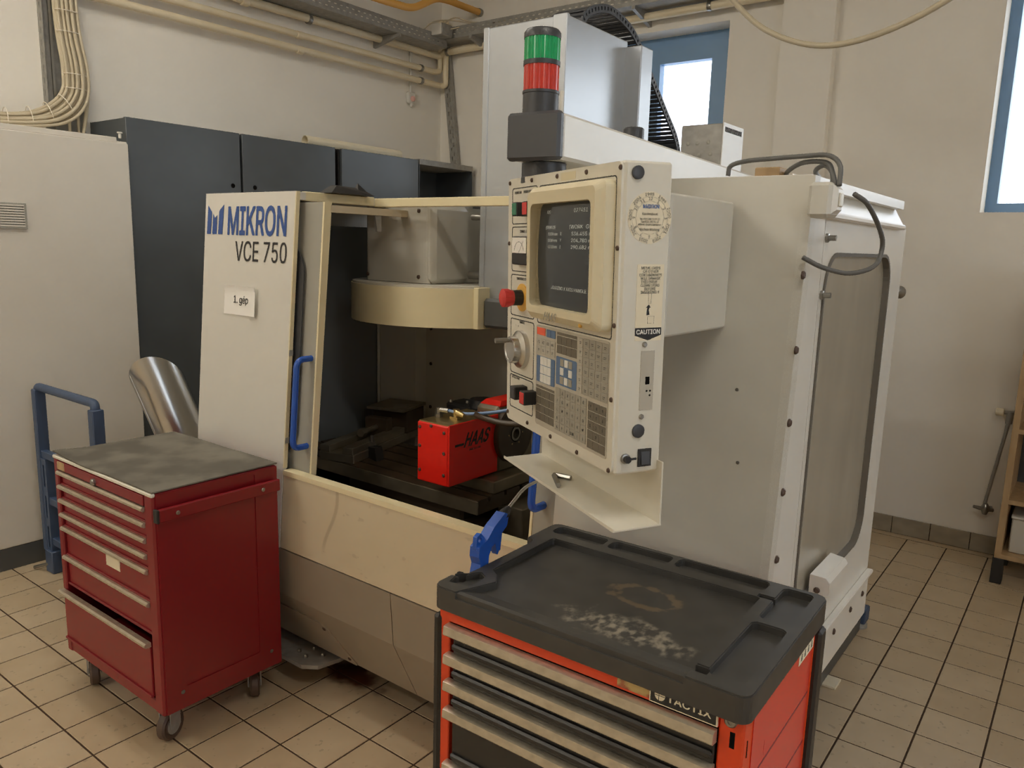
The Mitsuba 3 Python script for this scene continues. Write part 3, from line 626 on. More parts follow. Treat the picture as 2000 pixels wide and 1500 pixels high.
slots = [sbox(1.985, .735, 2.0, .76), sbox(2.075, .735, 2.09, .76), sbox(2.165, .735, 2.18, .76), sbox(2.255, .735, 2.27, .76)]
put('table', ext(sbox(1.93, .70, 2.31, .75).difference(unary_union(slots)), 'yz', -2.60, -1.588), 'm_oily', False, parent=MC)
put('table_edge', B(-2.6, -1.586, 1.926, 1.932, .70, .748, .002), 'm_oily_steel', 30, parent=MC)
# base casting and feet
put('base', B(-2.45, -.66, 1.90, 3.42, .0, .46, .006), 'm_dark_in', 30, parent=MC)
for x, y in ((-.68, 3.465), (-2.5, 2.93), (-2.5, 3.47)):
    f = put('foot', B(x - .05, x + .035, y - .035, y + .04, .025, .09, .004), 'm_blue_steel', 30, parent=MC)
    put('pad', lathe([(.04, 0), (.04, .012), (.03, .026)], (x, y, 0), (0, 0, 1), 16), 'm_galv', parent=f)
put('floor_shim', B(-.70, -.612, 2.86, 2.94, 0, .01, .002), 'm_label', 30, parent=MC, label='stained pale block under the machine')
t2 = put('floor_bracket', ext(Polygon([(-2.55, 1.60), (-2.12, 1.60), (-2.07, 1.635), (-2.05, 1.72), (-2.05, 1.80), (-2.55, 1.80)]), 'xy', .085, .10), 'm_galv', False, parent=MC)
for x, y in ((-2.20, 1.655), (-2.15, 1.645), (-2.17, 1.70), (-2.11, 1.69)): put('bolt', screw((x, y, .10), (0, 0, 1), .009, .012, 6), 'm_steel', parent=t2)
put('bracket_leg', B(-2.5, -2.2, 1.74, 1.8, 0, .086), 'm_dark_in', parent=t2)
# right side
strip = Polygon([(yf(.44) + .0, .44), (yf(1.68), 1.68), (1.785, 1.68), (1.785, .44)])
put('corner_strip', ext(strip, 'yz', A3 - .02, A3), 'm_white', False, parent=MC)
wz = rr(1.815, .745, 2.462, 1.60, .085, 10)
put('side_door', ext(sbox(1.788, .592, 2.625, 1.68).difference(wz), 'yz', A3 - .018, A3), 'm_white', False, parent=MC)
put('window_seal', ext(wz.buffer(.004).difference(wz.buffer(-.005)), 'yz', A3 - .022, A3 + .004), 'm_ink_soft', False, parent=MC, label='dark rubber seal round the side window')
put('side_window', ext(wz, 'yz', A3 - .0165, A3 - .0135), 'm_haze_pane', False, parent=MC, label='hazy yellowed plastic window')
put('lower_panel', B(A3 - .012, A3 + .008, 1.64, 2.618, .44, .588, .003), 'm_white', 30, parent=MC)
put('panel_lip', B(A3, A3 + .02, 1.70, 2.618, .585, .597, .003), 'm_white', 30, parent=MC)
put('drip_rail', B(A3 - .004, A3 + .018, 1.772, 2.53, 1.675, 1.69, .004), 'm_white', 30, parent=MC)
put('roof_slope', hull([(A3 - .001, 1.676, 1.68), (A3 - .001, 2.622, 1.68), (A3 - .05, 1.69, 1.765), (A3 - .05, 2.622, 1.765), (A3 - .05, 1.69, 1.68), (A3 - .05, 2.622, 1.68)]), 'm_white', 10, parent=MC)
for z in (1.71, 1.556, 1.399, 1.242, 1.087, .932): put('bolt', screw((A3 - (.03 if z > 1.7 else 0), 1.655 + .04 * (z > 1.7), z), (1, 0, 0), .009, .006), 'm_caster', parent=MC)
for y in (2.22, 2.40, 2.545): put('bolt', screw((A3 + .008, y, .535), (1, 0, 0), .009, .005), 'm_caster', parent=MC)
for z in (1.635, 1.51): put('stud', lathe([(.010, 0), (.010, .006), (.006, .007), (.006, .022)], (A3, 1.80, z), (1, 0, 0), 12), 'm_steel', parent=MC)
h = put('pull_handle', hull([(A3, y, z) for y in (1.945, 2.13) for z in (.735, .80)] + [(A3 + .048, y, z) for y in (1.95, 2.125) for z in (.755, .785)] + [(A3 + .038, y, .797) for y in (1.95, 2.125)]), 'm_white', 30, parent=MC, label='white ledge handle at the foot of the side window')
put('screw', screw((A3 + .02, 1.946, .762), (0, -1, 0), .008), 'm_caster', parent=h)
put('latch', lathe([(.012, 0), (.014, .02), (.020, .034), (.016, .042)], (A3 - .012, 2.622, 1.49), (.25, 1, 0), 14), 'm_steel', parent=MC)

# doors
def door(x0, x1, edge, hx, lab):
    d = put('door', ext(Polygon([(yf(.80) + .036, .80), (yf(1.725) + .036, 1.725), (yf(1.725) + .05, 1.725), (yf(.80) + .05, .80)]), 'yz', x0, x1), 'm_door_grey', False, parent=MC, label=lab)
    side = Polygon([(yf(.80) + .034, .80), (yf(1.725) + .034, 1.725), (1.745, 1.725), (1.660, .80)])
    put('edge', ext(side, 'yz', *edge), 'm_cream', False, parent=d)
    zt, zb = (1.202, .899) if hx < -2 else (1.215, .915)
    P = fillet([(hx, yf(zt) + .038, zt), (hx, yf(zt) - .024, zt), (hx, yf(zb) - .024, zb), (hx, yf(zb) + .038, zb)], .03, 8)
    put('handle', tube(P, .0105, 14), 'm_blue', True, parent=d, label='blue bow handle')
    for z in (1.5, 1.32, 1.10, 1.0): put('screw', screw(((x0 + x1) / 2, yf(z) + .036, z), (0, -1, 0), .005, .002), 'm_ink_soft', parent=d)
    return d
d = door(-2.36, -2.098, (-2.101, -2.093), -2.125, 'grey sliding door strip with a cream edge, left of the opening')
put('rail', cat_(B(-2.130, -2.094, 1.74, 2.165, 1.692, 1.712, .002), B(-2.097, -2.092, 1.74, 2.165, 1.692, 1.716)), 'm_low_panel', 30, parent=d, label='rust-spotted door rail')
put('bracket', ext(Polygon([(1.945, 1.693), (1.975, 1.693), (1.975, 1.635), (1.955, 1.635)]), 'yz', -2.11, -2.10), 'm_galv', False, parent=d)
d = door(-1.165, -.95, (-1.168, -1.160), -1.128, 'grey sliding door strip with a blue handle, right of the opening')
put('rail', B(-1.165, -1.12, 1.80, 2.03, 1.66, 1.70, .002), 'm_low_panel', 30, parent=d)
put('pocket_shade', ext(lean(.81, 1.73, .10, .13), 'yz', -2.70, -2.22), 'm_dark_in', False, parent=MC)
# window disc seen in the pocket (round-ended dark plate)
put('pocket_plate', ext(rr(-2.30, .86, -2.166, 1.66, .06), 'xz', 1.672, 1.676) if False else Fr((0, yf(.80) + .024, .80), np.array([[1, 0, 0], [0, .9965, .0835], [0, -.0835, .9965]]))(ext(rr(-2.42, .035, -2.172, .80, .12, 12), 'xz', 0, .004)), 'm_dark_plastic', False, parent=MC)

# tool changer, spindle head, column
TC = put('tool_changer', ext(rr(-2.325, 2.10, -1.98, 2.40, .02), 'xy', 1.452, 1.735), 'm_white_old', 40, parent=MC, label='cream tool changer above the round drum')
put('side_cover', B(-2.0, -1.955, 2.094, 2.30, 1.452, 1.738, .018), 'm_white_old', 40, parent=TC)
for x, z in ((-2.035, 1.715), (-2.035, 1.475), (-2.31, 1.475)): put('screw', screw((x, 2.10, z), (0, -1, 0), .008, .004), 'm_caster', parent=TC)
dr_ = Point(-2.12, 2.385).buffer(.405, quad_segs=24).intersection(sbox(-2.6, 1.9, -1.795, 2.56))
put('drum', ext(dr_, 'xy', 1.30, 1.442), 'm_cream', 30, parent=TC)
put('drum_lid', ext(dr_.buffer(-.006), 'xy', 1.442, 1.450), 'm_white_old', 30, parent=TC)
put('end_plate', B(-1.797, -1.775, 2.135, 2.5, 1.298, 1.447, .002), 'm_cream', 30, parent=TC)
put('pot', B(-1.775, -1.60, 2.16, 2.5, 1.305, 1.41, .01), 'm_dark_in', 30, parent=TC)
HD = put('head_cover', cat_(B(-1.822, -1.483, 2.2, 2.60, 1.342, 2.334, .004), B(-1.535, -1.480, 2.196, 2.215, 1.345, 2.338, .003), B(-1.826, -1.80, 2.196, 2.22, 1.342, 2.336, .003)), 'm_head', 30, parent=MC, label='tall grey sheet-metal cover of the spindle head')
put('motor_box', B(-1.495, -1.418, 2.585, 2.672, 1.80, 2.312, .004), 'm_head', 30, parent=HD)
put('column', B(-1.95, -1.35, 2.80, 3.45, .4, 1.74, .02), 'm_dark_in', 30, parent=MC)
put('way_cover', B(-2.45, -1.2, 2.62, 2.64, 1.35, 1.765), 'm_black', False, parent=MC)
put('guide_rod', cyl((-2.25, 2.5, 1.66), (-1.7, 2.5, 1.66), .006, 10), 'm_steel', True, parent=MC)
put('rating_plate', B(-2.06, -1.98, 2.614, 2.62, 1.60, 1.645), 'm_galv', False, parent=MC)
put('air_fitting', cat_(cyl((-1.93, 2.28, 1.70), (-1.88, 2.28, 1.70), .012, 10), cyl((-1.88, 2.28, 1.70), (-1.86, 2.28, 1.66), .008, 10)), 'm_steel', 40, parent=MC)
put('air_fitting', cyl((-1.93, 2.27, 1.485), (-1.875, 2.27, 1.485), .016, 12), 'm_steel', 40, parent=MC)
put('rear_cabinet', B(-2.5, -.75, 2.63, 3.40, .4, 1.30, .01), 'm_white', 30, parent=MC)
put('wing_box', B(-1.0, -.664, 1.36, 1.66, 1.433, 1.705, .004), 'm_white_old', 30, parent=MC, label='white box sticking out of the front panel behind the control pendant')
for x, z in ((-.968, 1.206), (-.949, 1.119), (-.62, 1.30), (-.60, 1.14)): put('screw', screw((x, yf(z), z), (0, -1, 0), .004, .002), 'm_ink_soft', parent=MC)

# lettering on the left panel
EX, EY = np.array([1.0, 0, 0]), np.array([0, .0835, .9965])
def lp(x, z): return np.array([x, yf(z) - .0012, z])
put('lettering', text('MIKRON', .097, lp(-2.590, 1.612), EX, EY, bold=True, fit=.346), 'm_logo_blue', False, parent=MC, label='blue MIKRON lettering')
hh = .098
bars = [Polygon([(0, 0), (.024, 0), (.027, .081), (.004, .105)]), Polygon([(.034, 0), (.060, 0), (.060, .070), (.047, .058), (.036, .075)]), Polygon([(.070, 0), (.095, 0), (.100, .108), (.073, .085)])]
m = ext(unary_union(bars), 'xy', 0, .0006)
put('emblem', TM(lp(-2.724, 1.611) + m.vertices * [1.06, 1.0, 1] @ np.array([EX, EY, np.cross(EX, EY)]), m.faces), 'm_logo_blue', False, parent=MC, label='blue three-bar M emblem')
put('lettering', text('VCE 750', .070, lp(-2.237, 1.518), EX, EY, fit=.30, align='r'), 'm_ink', False, parent=MC, label='dark VCE 750 lettering')
t = thing('paper_sign', 'white paper sheet reading 1. gép taped on the left front panel', 'paper sign')
gx, gz = np.meshgrid(np.linspace(0, .203, 9), np.linspace(0, .104, 6)); cu = .010 * np.clip((gx - .13) / .066, 0, 1) ** 2 + .006 * np.clip((gz - .08) / .024, 0, 1) ** 2
q = np.stack([gx, gz, .0016 + cu], -1).reshape(-1, 3); qq = np.vstack([q, q - [0, 0, .0006]]); F = []
for j in range(5):
    for i in range(8):
        a = j*9+i; F += [[a, a+1, a+10], [a, a+10, a+9], [a+54, a+64, a+55], [a+54, a+63, a+64]]
Mx = np.array([EX, EY, np.cross(EX, EY)])
put('sheet', TM(lp(-2.592, 1.323) + qq @ Mx, F), 'm_paper', True, parent=t)
put('lettering', text('1. gép', .026, lp(-2.530, 1.366) + .003 * np.cross(EX, EY), EX, EY, fit=.088), 'm_ink', False, parent=t)

# ------------------------------------------------------------------ things in the work space
RT = thing('rotary_table', 'bright red rotary table with black HAAS lettering on the machine bed', 'rotary table')
put('case', B(-1.795, -1.655, 1.85, 2.112, .802, 1.008, .004), 'm_haas_red', 30, parent=RT)
put('cover_plate', B(-1.6555, -1.650, 1.852, 2.110, .804, 1.012, .001), 'm_haas_red', 30, parent=RT)
put('top_plate', B(-1.79, -1.658, 1.856, 2.10, 1.008, 1.012), 'm_brass', False, parent=RT)
for x, z in ((-1.79, .99), (-1.73, 1.0), (-1.672, .985), (-1.672, .915), (-1.672, .84), (-1.79, .925), (-1.79, .84)): put('screw', screw((x + (.008 if x < -1.78 else 0), 1.85, z), (0, -1, 0), .006, .004), 'm_caster', parent=RT)
R1, R2 = np.array([0, 1.0, 0]), np.array([0, 0, 1.0])
put('lettering', text('HAAS', .046, (-1.6498, 1.925, .927), R1, np.array([0, .0, 1.0]), bold=True, fit=.125, shear=.42), 'm_ink', False, parent=RT, label='black slanted HAAS lettering')
put('lettering', cat_(text('MADE IN U.S.A.', .007, (-1.6498, 1.953, .910), R1, R2, fit=.062), B(-1.650, -1.6496, 1.880, 1.925, .934, .942)), 'm_ink', False, parent=RT)
put('housing', cat_(B(-1.76, -1.652, 2.113, 2.33, .79, 1.035, .012)), 'm_oily_steel', 30, parent=RT)
put('base', B(-1.78, -1.59, 2.02, 2.34, .75, .795, .004), 'm_oily_steel', 30, parent=RT)
put('faceplate', lathe([(.104, 0), (.106, .004), (.106, .018), (.100, .022), (.03, .022), (.03, .012), (.002, .012)], (-1.653, 2.19, .93), (1, 0, 0), 48), 'm_oily', 30, parent=RT, label='round dark face plate with a centre bore')
put('bore', lathe([(.026, 0), (.026, .024), (.018, .0245), (.018, .002)], (-1.653, 2.19, .93), (1, 0, 0), 24), 'm_steel', 30, parent=RT)
for k in range(6): put('bolt', screw((-1.631, 2.19 + .040 * math.cos(k * 1.047), .93 + .040 * math.sin(k * 1.047)), (1, 0, 0), .003, .002, 8), 'm_brass', parent=RT)
put('end_cover', cat_(B(-2.02, -1.77, 2.24, 2.35, .94, .985, .008), lathe([(.055, 0), (.05, .03), (.02, .036)], (-1.87, 2.29, .98), (0, 0, 1), 24)), 'm_black', 30, parent=RT)
for x, y in ((-2.0, 2.25), (-1.94, 2.28), (-1.80, 2.25), (-1.79, 2.33)): put('bolt', screw((x, y, .985 + .02 * (x > -1.85)), (0, 0, 1), .007, .01, 6), 'm_steel', parent=RT)
put('lid', hull([(x, y, z) for x in (-1.75, -1.66) for y in (2.13, 2.32) for z in (1.0, 1.036)] + [(x, y, 1.05) for x in (-1.74, -1.67) for y in (2.15, 2.30)]), 'm_haas_red', 10, parent=RT, label='faded red lid')
put('elbow', cat_(lathe([(.014, 0), (.014, .012), (.010, .013), (.010, .034)], (-1.77, 1.93, 1.012), (0, 0, 1), 6), cyl((-1.77, 1.93, 1.038), (-1.735, 1.94, 1.038), .009, 12)), 'm_steel', 40, parent=RT)
put('hose_barb', cat_(B(-1.725, -1.69, 1.935, 1.965, 1.012, 1.02), cyl((-1.708, 1.95, 1.02), (-1.708, 1.95, 1.045), .012, 8), lathe([(.011, 0), (.008, .012), (.011, .013), (.008, .025), (.010, .026), (.006, .04)], (-1.70, 1.945, 1.035), (.95, -.2, -.1), 12)), 'm_brass', 40, parent=RT)
put('air_hose', tube([(-1.735, 1.94, 1.038), (-1.66, 1.955, 1.036), (-1.55, 2.0, 1.055), (-1.42, 2.03, 1.10), (-1.30, 2.03, 1.19), (-1.24, 2.1, 1.4)], .0055, 8, 8), 'm_blue_hose', True, label='thin light blue air hose plugged into the red rotary table', cat='hose')
put('coolant_hose', tube([(-1.64, 2.08, .99), (-1.655, 2.0, 1.03), (-1.60, 1.95, 1.035), (-1.48, 1.96, 1.03), (-1.36, 2.02, 1.05), (-1.25, 2.15, 1.15), (-1.22, 2.3, 1.3)], .010, 10, 8), 'm_oily', True, label='dark oily hose bowed in front of the red rotary table', cat='hose')
t = thing('machine_vise', 'dark steel machine vice with long rails on the machine bed', 'vise')
a = math.radians(15.5); fr = Fr((-2.225, 1.945, .75), rotz(a))
put('base', fr(cat_(B(-.16, .0, 0.0, .62, 0.0, .035, .003), B(-.155, -.11, .0, .62, .035, .062, .002), B(-.05, -.004, .0, .62, .035, .062, .002))), 'm_oily_steel', 30, parent=t)
put('jaw', fr(B(-.165, .01, .40, .55, .036, .135, .004)), 'm_oily', 30, parent=t)
put('jaw_plate', fr(B(-.17, .015, .36, .56, .135, .148, .002)), 'm_oily_steel', 30, parent=t)
put('jaw', fr(B(-.14, -.03, .30, .345, .036, .115, .004)), 'm_oily', 30, parent=t)
put('spindle', fr(cat_(cyl((-.085, .20, .075), (-.085, .42, .075), .012, 14), lathe([(.018, 0), (.018, .03)], (-.085, .18, .075), (0, 1, 0), 6))), 'm_oily_steel', 40, parent=t)
t = thing('clamp_block', 'dark step clamp with a bright nut between the vice and the rotary table', 'clamp')
put('block', hull([(-2.30, 2.06, .75), (-2.19, 2.03, .75), (-2.30, 2.10, .75), (-2.19, 2.07, .75), (-2.295, 2.06, .79), (-2.205, 2.035, .80), (-2.295, 2.10, .79), (-2.205, 2.075, .80)]), 'm_black', 20, parent=t)
put('stud', cyl((-2.265, 2.075, .78), (-2.265, 2.075, .835), .007, 10), 'm_steel', 40, parent=t)
put('nut', lathe([(.022, 0), (.022, .004), (.014, .004), (.014, .018)], (-2.265, 2.075, .795), (0, 0, 1), 6), 'm_steel', parent=t)

# ------------------------------------------------------------------ support arm, signal tower, boxes on the machine
AA = math.radians(95.3); AX = np.array([math.cos(AA), math.sin(AA), 0]); AN = np.array([AX[1], -AX[0], 0])
arm = Fr((-.953, 1.305, 1.817), np.stack([AN, AX, [0, 0, 1]], 1))
SA = thing('support_arm', 'white square-tube support arm reaching over the machine to the control pendant', 'support arm')
put('beam', arm(B(-.060, .060, .02, 1.45, -.045, .045, .006)), 'm_white', 30, parent=SA)
put('end_cap', arm(B(-.062, .062, 0, .022, -.047, .047, .006)), 'm_dark_plastic', 30, parent=SA, label='dark plastic end cap')
put('swivel', arm(lathe([(.047, -.047), (.047, -.075), (.049, -.077), (.049, -.088), (.045, -.090), (.045, -.125)], (-.013, .075, 0), (0, 0, 1), 32)), 'm_dark_plastic', 40, parent=SA)
put('pin', arm(cyl((.054, .02, .045), (.054, .02, .085), .004, 8)), 'm_white', True, parent=SA)
put('mount', arm(B(-.07, .07, 1.30, 1.46, -.055, -.044)), 'm_white', False, parent=SA)
put('cap', arm(lathe([(.026, 0), (.026, .034), (.022, .038)], (0, .50, .045), (0, 0, 1), 28)), 'm_dark_plastic', 40, parent=SA, label='round dark cap on top of the arm')
put('pedestal', B(-1.16, -.99, 2.58, 2.78, 1.30, 1.763, .005), 'm_white', 30, parent=SA)
ST = thing('signal_tower', 'green and red signal tower standing on the support arm', 'signal light')
o = arm.p(-.012, .05, .045)
put('base', lathe([(.037, 0), (.0365, .042), (.038, .043), (.038, .048)], o, (0, 0, 1), 36), 'm_dark_plastic', 40, parent=ST)
def lens(r, z0, z1, nr=30):
    pr = []
    for k in range(nr * 4):
        a = k * 2 * np.pi / (nr * 4); q = r - (.0012 if k % 4 == 0 else 0); pr.append((q * math.cos(a), q * math.sin(a)))
    m = ext(Polygon(pr), 'xy', z0, z1); m.vertices += o; return m
put('red_lens', lens(.036, .048, .097), 'm_lens_red', 30, parent=ST, label='ribbed red lens')
put('ring', lathe([(.0375, .097), (.0375, .106)], o, (0, 0, 1), 36), 'm_dark_plastic', 40, parent=ST)
put('green_lens', lens(.0365, .106, .149), 'm_lens_green', 30, parent=ST, label='ribbed green lens')
put('cap', lathe([(.0375, .149), (.0375, .160), (.033, .166), (.018, .168), (.002, .168)], o, (0, 0, 1), 36), 'm_dark_plastic', 40, parent=ST)

t = thing('electrical_box', 'grey vented sheet-metal box standing on the machine in front of the window', 'electrical box')
put('body', B(-1.252, -1.10, 2.60, 2.775, 1.763, 2.027, .003), 'm_galv', 30, parent=t)
put('cover', B(-1.101, -1.097, 2.598, 2.777, 1.765, 2.03, .001), 'm_white', 30, parent=t)
for q in range(12): put('slot', B(-1.0972, -1.0962, 2.612 + .0125 * q, 2.620 + .0125 * q, 2.0, 2.016), 'm_hole', False, parent=t)
for x, z in ((-1.225, 1.965), (-1.19, 1.965), (-1.15, 1.967), (-1.215, 1.925), (-1.18, 1.925), (-1.14, 1.927)): put('knockout', cyl((x, 2.6005, z), (x, 2.5985, z), .007, 14), 'm_door_grey', True, parent=t)
put('stand', B(-1.25, -1.10, 2.60, 2.775, 1.30, 1.764), 'm_galv', False, parent=t)
# drag chain
t = thing('cable_chain', 'black plastic cable chain arching from the spindle head down behind the support arm', 'cable chain')
P = spline([(0, 2.40, 2.34), (0, 2.44, 2.405), (0, 2.57, 2.448), (0, 2.70, 2.432), (0, 2.80, 2.388), (0, 2.93, 2.279), (0, 3.07, 2.165), (0, 3.19, 2.064), (0, 3.24, 1.95), (0, 3.25, 1.80)], 12)
sl = np.concatenate([[0], np.cumsum(np.linalg.norm(np.diff(P, axis=0), axis=1))]); s = np.arange(.0, sl[-1], .022)
C_ = np.stack([np.interp(s, sl, P[:, k]) for k in range(3)], 1); xa, xb = -1.70, -1.555
for k in range(len(C_) - 1):
    d = C_[k+1] - C_[k]; d /= np.linalg.norm(d); nn_ = np.array([0, -d[2], d[1]])
    fr = Fr((0, C_[k][1], C_[k][2]), np.stack([[1, 0, 0], d, nn_], 1))
    put('link', fr(cat_(B(xb - .006, xb, 0, .0225, -.014, -.006), B(xb - .006, xb, 0, .0225, .006, .014), B(xb - .006, xb, 0, .013, -.006, .006), B(xa, xa + .006, 0, .0225, -.013, .013), B(xa, xb, .004, .017, -.013, -.0105), B(xa, xb, .004, .017, .0105, .013))), 'm_dark_plastic', False, parent=t)
t = thing('socket_box', 'white cable junction box on the top right front corner of the machine', 'junction box')
put('body', B(-.503, -.457, 1.637, 1.70, 1.672, 1.742, .007), 'm_white_old', 30, parent=t)
put('plate', hull([(-.457, y, z) for y in (1.645, 1.692) for z in (1.680, 1.736)] + [(-.448, y, z) for y in (1.652, 1.685) for z in (1.688, 1.728)]), 'm_white', 20, parent=t)
put('rocker', B(-.449, -.444, 1.658, 1.680, 1.694, 1.722, .002), 'm_pend', 30, parent=t)
for i, (Pq, lab) in enumerate([
    ([(-.70, 1.70, 1.765), (-.695, 1.70, 1.786), (-.66, 1.70, 1.795), (-.60, 1.70, 1.798), (-.54, 1.70, 1.800), (-.485, 1.69, 1.798), (-.455, 1.67, 1.775), (-.45, 1.66, 1.735)], 'dark grey cable looping over the top edge of the machine into the white box'),
    ([(-.62, 1.85, 1.768), (-.585, 1.75, 1.775), (-.54, 1.71, 1.788), (-.49, 1.70, 1.785), (-.47, 1.68, 1.76), (-.46, 1.67, 1.735)], 'dark grey cable lying under the upper loop on the machine roof'),
    ([(-.56, 1.92, 1.768), (-.535, 1.78, 1.776), (-.50, 1.72, 1.782), (-.475, 1.69, 1.765), (-.468, 1.68, 1.735)], 'dark grey cable nearest the side of the machine roof'),
    ([(-.425, 1.68, 1.72), (-.405, 1.715, 1.70), (-.395, 1.80, 1.65), (-.395, 1.83, 1.615), (-.40, 1.80, 1.578), (-.43, 1.73, 1.562), (-.47, 1.68, 1.572), (-.507, 1.655, 1.592)], 'grey cable hanging in a loop beside the side window')]):
    put('cable', tube(Pq, .0050, 10, 10), 'm_cable_dark', True, label=lab, cat='cable')
put('wood_scrap', B(-.655, -.60, 1.74, 1.80, 1.762, 1.785, .002), 'm_wood', 30, label='small wooden block under the cables on the machine roof', cat='wood block')

# ------------------------------------------------------------------ control pendant
PM = np.array([[.86786, .49670, -.0087], [-.49675, .86774, -.0163], [-.00054, .01847, .99983]])
PM = np.stack([PM[:, 0] / np.linalg.norm(PM[:, 0]), PM[:, 1], PM[:, 2]], 1)
PO = np.array([-1.0583, 1.3835, 1.2105])
pf = Fr(PO, PM); PW, PH, PD = .481, .531, .096
CP = thing('control_pendant', 'beige control pendant with screen, keypad and red emergency stop hanging from the arm', 'control panel')
put('case', pf(B(0, PW, .004, PD, 0, PH, .004)), 'm_pend', 30, parent=CP)
put('front_plate', pf(ext(rr(.001, .001, PW - .004, PH - .001, .012), 'xz', 0, .006)), 'm_pend', False, parent=CP)
def frame(x0, z0, x1, z1, w=.0022, r=.007):
    return pf(ext(rr(x0, z0, x1, z1, r).difference(rr(x0 + w, z0 + w, x1 - w, z1 - w, r - w * .5)), 'xz', -.0005, .001))
for q in ((.022, .434, .151, .510), (.022, .334, .151, .4295), (.020, .2385, .1445, .3285), (.020, .111, .145, .2325), (.019, .032, .145, .1075), (.160, .235, .463, .5085)):
    put('groove', frame(*q), 'm_groove', False, parent=CP)
for x, z in ((.009, .5215), (.1235, .521), (.240, .521), (.357, .5203), (.474, .5197), (.4725, .39), (.4705, .261), (.469, .133), (.468, .0065), (.0085, .0165), (.1187, .0143), (.2335, .0114), (.349, .0082), (.008, .3936), (.008, .266), (.008, .142)):
    put('screw', screw(pf.p(x, 0, z), -PM[:, 1], .0045, .003), 'm_caster', parent=CP)
def ptxt(s, x, z, h, y=-.0003, m='m_ink', par=CP, **k):
    return text(s, h, pf.p(x, y, z), PM[:, 0], PM[:, 2], depth=.0003, **k)
pp = [ptxt('POWER ON', .036, .497, .0055, fit=.034), ptxt('POWER OFF', .082, .497, .0055, fit=.040), ptxt('SPINDLE LOAD', .066, .4165, .0055, fit=.046), ptxt('EMERGENCY STOP', .052, .317, .0055, fit=.058), ptxt('HANDLE', .070, .2245, .0055, fit=.026), ptxt('CYCLE START', .032, .0995, .0055, fit=.042), ptxt('+', .062, .2155, .005), ptxt('-', .047, .216, .006)]
put('lettering', cat_(*pp), 'm_ink', False, parent=CP)
put('tape', pf(B(.255, .315, -.0004, 0, .511, .526)), 'm_bezel', False, parent=CP, label='piece of yellowed tape')
def button(x, z, m, lab):
    b = put('button', pf(cat_(B(x, x + .025, -.03, 0, z, z + .028, .0015))), 'm_black', 30, parent=CP)
    put('lens', pf(B(x + .002, x + .023, -.0315, -.029, z + .002, z + .026, .001)), m, 30, parent=b, label=lab)
button(.0905, .4495, 'm_btn_green', 'green lens'); button(.1425, .4495, 'm_btn_red', 'red lens')
button(.0905, .065, 'm_dark_plastic', 'dark lens'); button(.1405, .063, 'm_btn_red', 'red lens')
mt = put('meter', pf(B(.060, .138, -.016, 0, .350, .409, .002)), 'm_black', 30, parent=CP)
put('face', pf(B(.0625, .1355, -.0172, -.0155, .3745, .4065)), 'm_paper', False, parent=mt, label='white dial face')
arc = Point(.099, .372).buffer(.026, quad_segs=16).difference(Point(.099, .372).buffer(.0252, quad_segs=16)).intersection(sbox(.07, .38, .128, .41))
put('scale', pf(cat_(ext(arc, 'xz', -.0176, -.0172), ext(Polygon([(.0985, .3755), (.0995, .3755), (.1215, .399), (.121, .3993)]), 'xz', -.0176, -.0172))), 'm_ink', False, parent=mt)
es = put('emergency_stop', pf(lathe([(.0295, 0), (.0295, .003), (.016, .003), (.016, .03)], (.083, 0, .2805), (0, -1, 0), 32)), 'm_yellow', 40, parent=CP)
put('collar', pf(lathe([(.0165, .004), (.0165, .024)], (.083, 0, .2805), (0, -1, 0), 28)), 'm_black', 40, parent=es)
pr = []
for k in range(72):
    a = k * 2 * np.pi / 72; q = .0195 - (.0012 if k % 6 < 2 else 0); pr.append((.083 + q * math.cos(a), .2805 + q * math.sin(a)))
put('mushroom', pf(cat_(ext(Polygon(pr), 'xz', -.046, -.034), lathe([(.016, .024), (.019, .034), (.0185, .046), (.014, .049), (.002, .050)], (.083, 0, .2805), (0, -1, 0), 28))), 'm_btn_red', 40, parent=es, label='red mushroom knob')
dl = put('jog_dial', pf(lathe([(.041, 0), (.040, .010), (.034, .014), (.029, .016), (.029, .028), (.0275, .031), (.022, .031), (.021, .030), (.002, .030)], (.0845, 0, .1695), (0, -1, 0), 48)), 'm_alu', 40, parent=CP, label='aluminium jog handwheel')
put('crank_pin', pf(cat_(cyl((.082, -.03, .190), (.082, -.040, .190), .0045, 12), cyl((.082, -.038, .190), (.082, -.062, .190), .0055, 14))), 'm_steel', 40, parent=dl)
# screen
bz = put('screen_bezel', pf(ext(rr(.166, .2485, .462, .502, .012).difference(rr(.1925, .2755, .437, .470, .012)), 'xz', -.02, 0)), 'm_bezel', False, parent=CP, label='cream screen bezel')
def ringp(x0, z0, x1, z1, y, r): return [(x, y, z) for x, z in list(rr(x0, z0, x1, z1, r, 4).exterior.coords)[:-1]]
outer, inner = ringp(.166, .2485, .462, .502, -.02, .012), ringp(.178, .262, .450, .492, -.034, .010)
i2 = ringp(.1925, .2755, .437, .470, -.034, .012); i3 = ringp(.1925, .2755, .437, .470, -.010, .012); k = len(outer); F = []
for A_, B_ in ((0, k), (k, 2*k), (2*k, 3*k)):
    for i in range(k):
        j = (i + 1) % k; F += [[A_ + i, A_ + j, B_ + j], [A_ + i, B_ + j, B_ + i]]
bm = TM(outer + inner + i2 + i3, F)
put('slope', pf(bm), 'm_bezel', False, parent=bz)
gx, gz = np.meshgrid(np.linspace(-1, 1, 13), np.linspace(-1, 1, 11)); gy = -.022 + .012 * (gx**2 + gz**2) / 2
V = np.stack([.31475 + gx * .1225, gy, .37275 + gz * .0975], -1).reshape(-1, 3); F = []
for j in range(10):
    for i in range(12):
        a = j*13+i; F += [[a, a+1, a+14], [a, a+14, a+13]]
put('screen', pf(TM(V, F)), 'm_screen', True, parent=bz, label='dark curved tube screen')
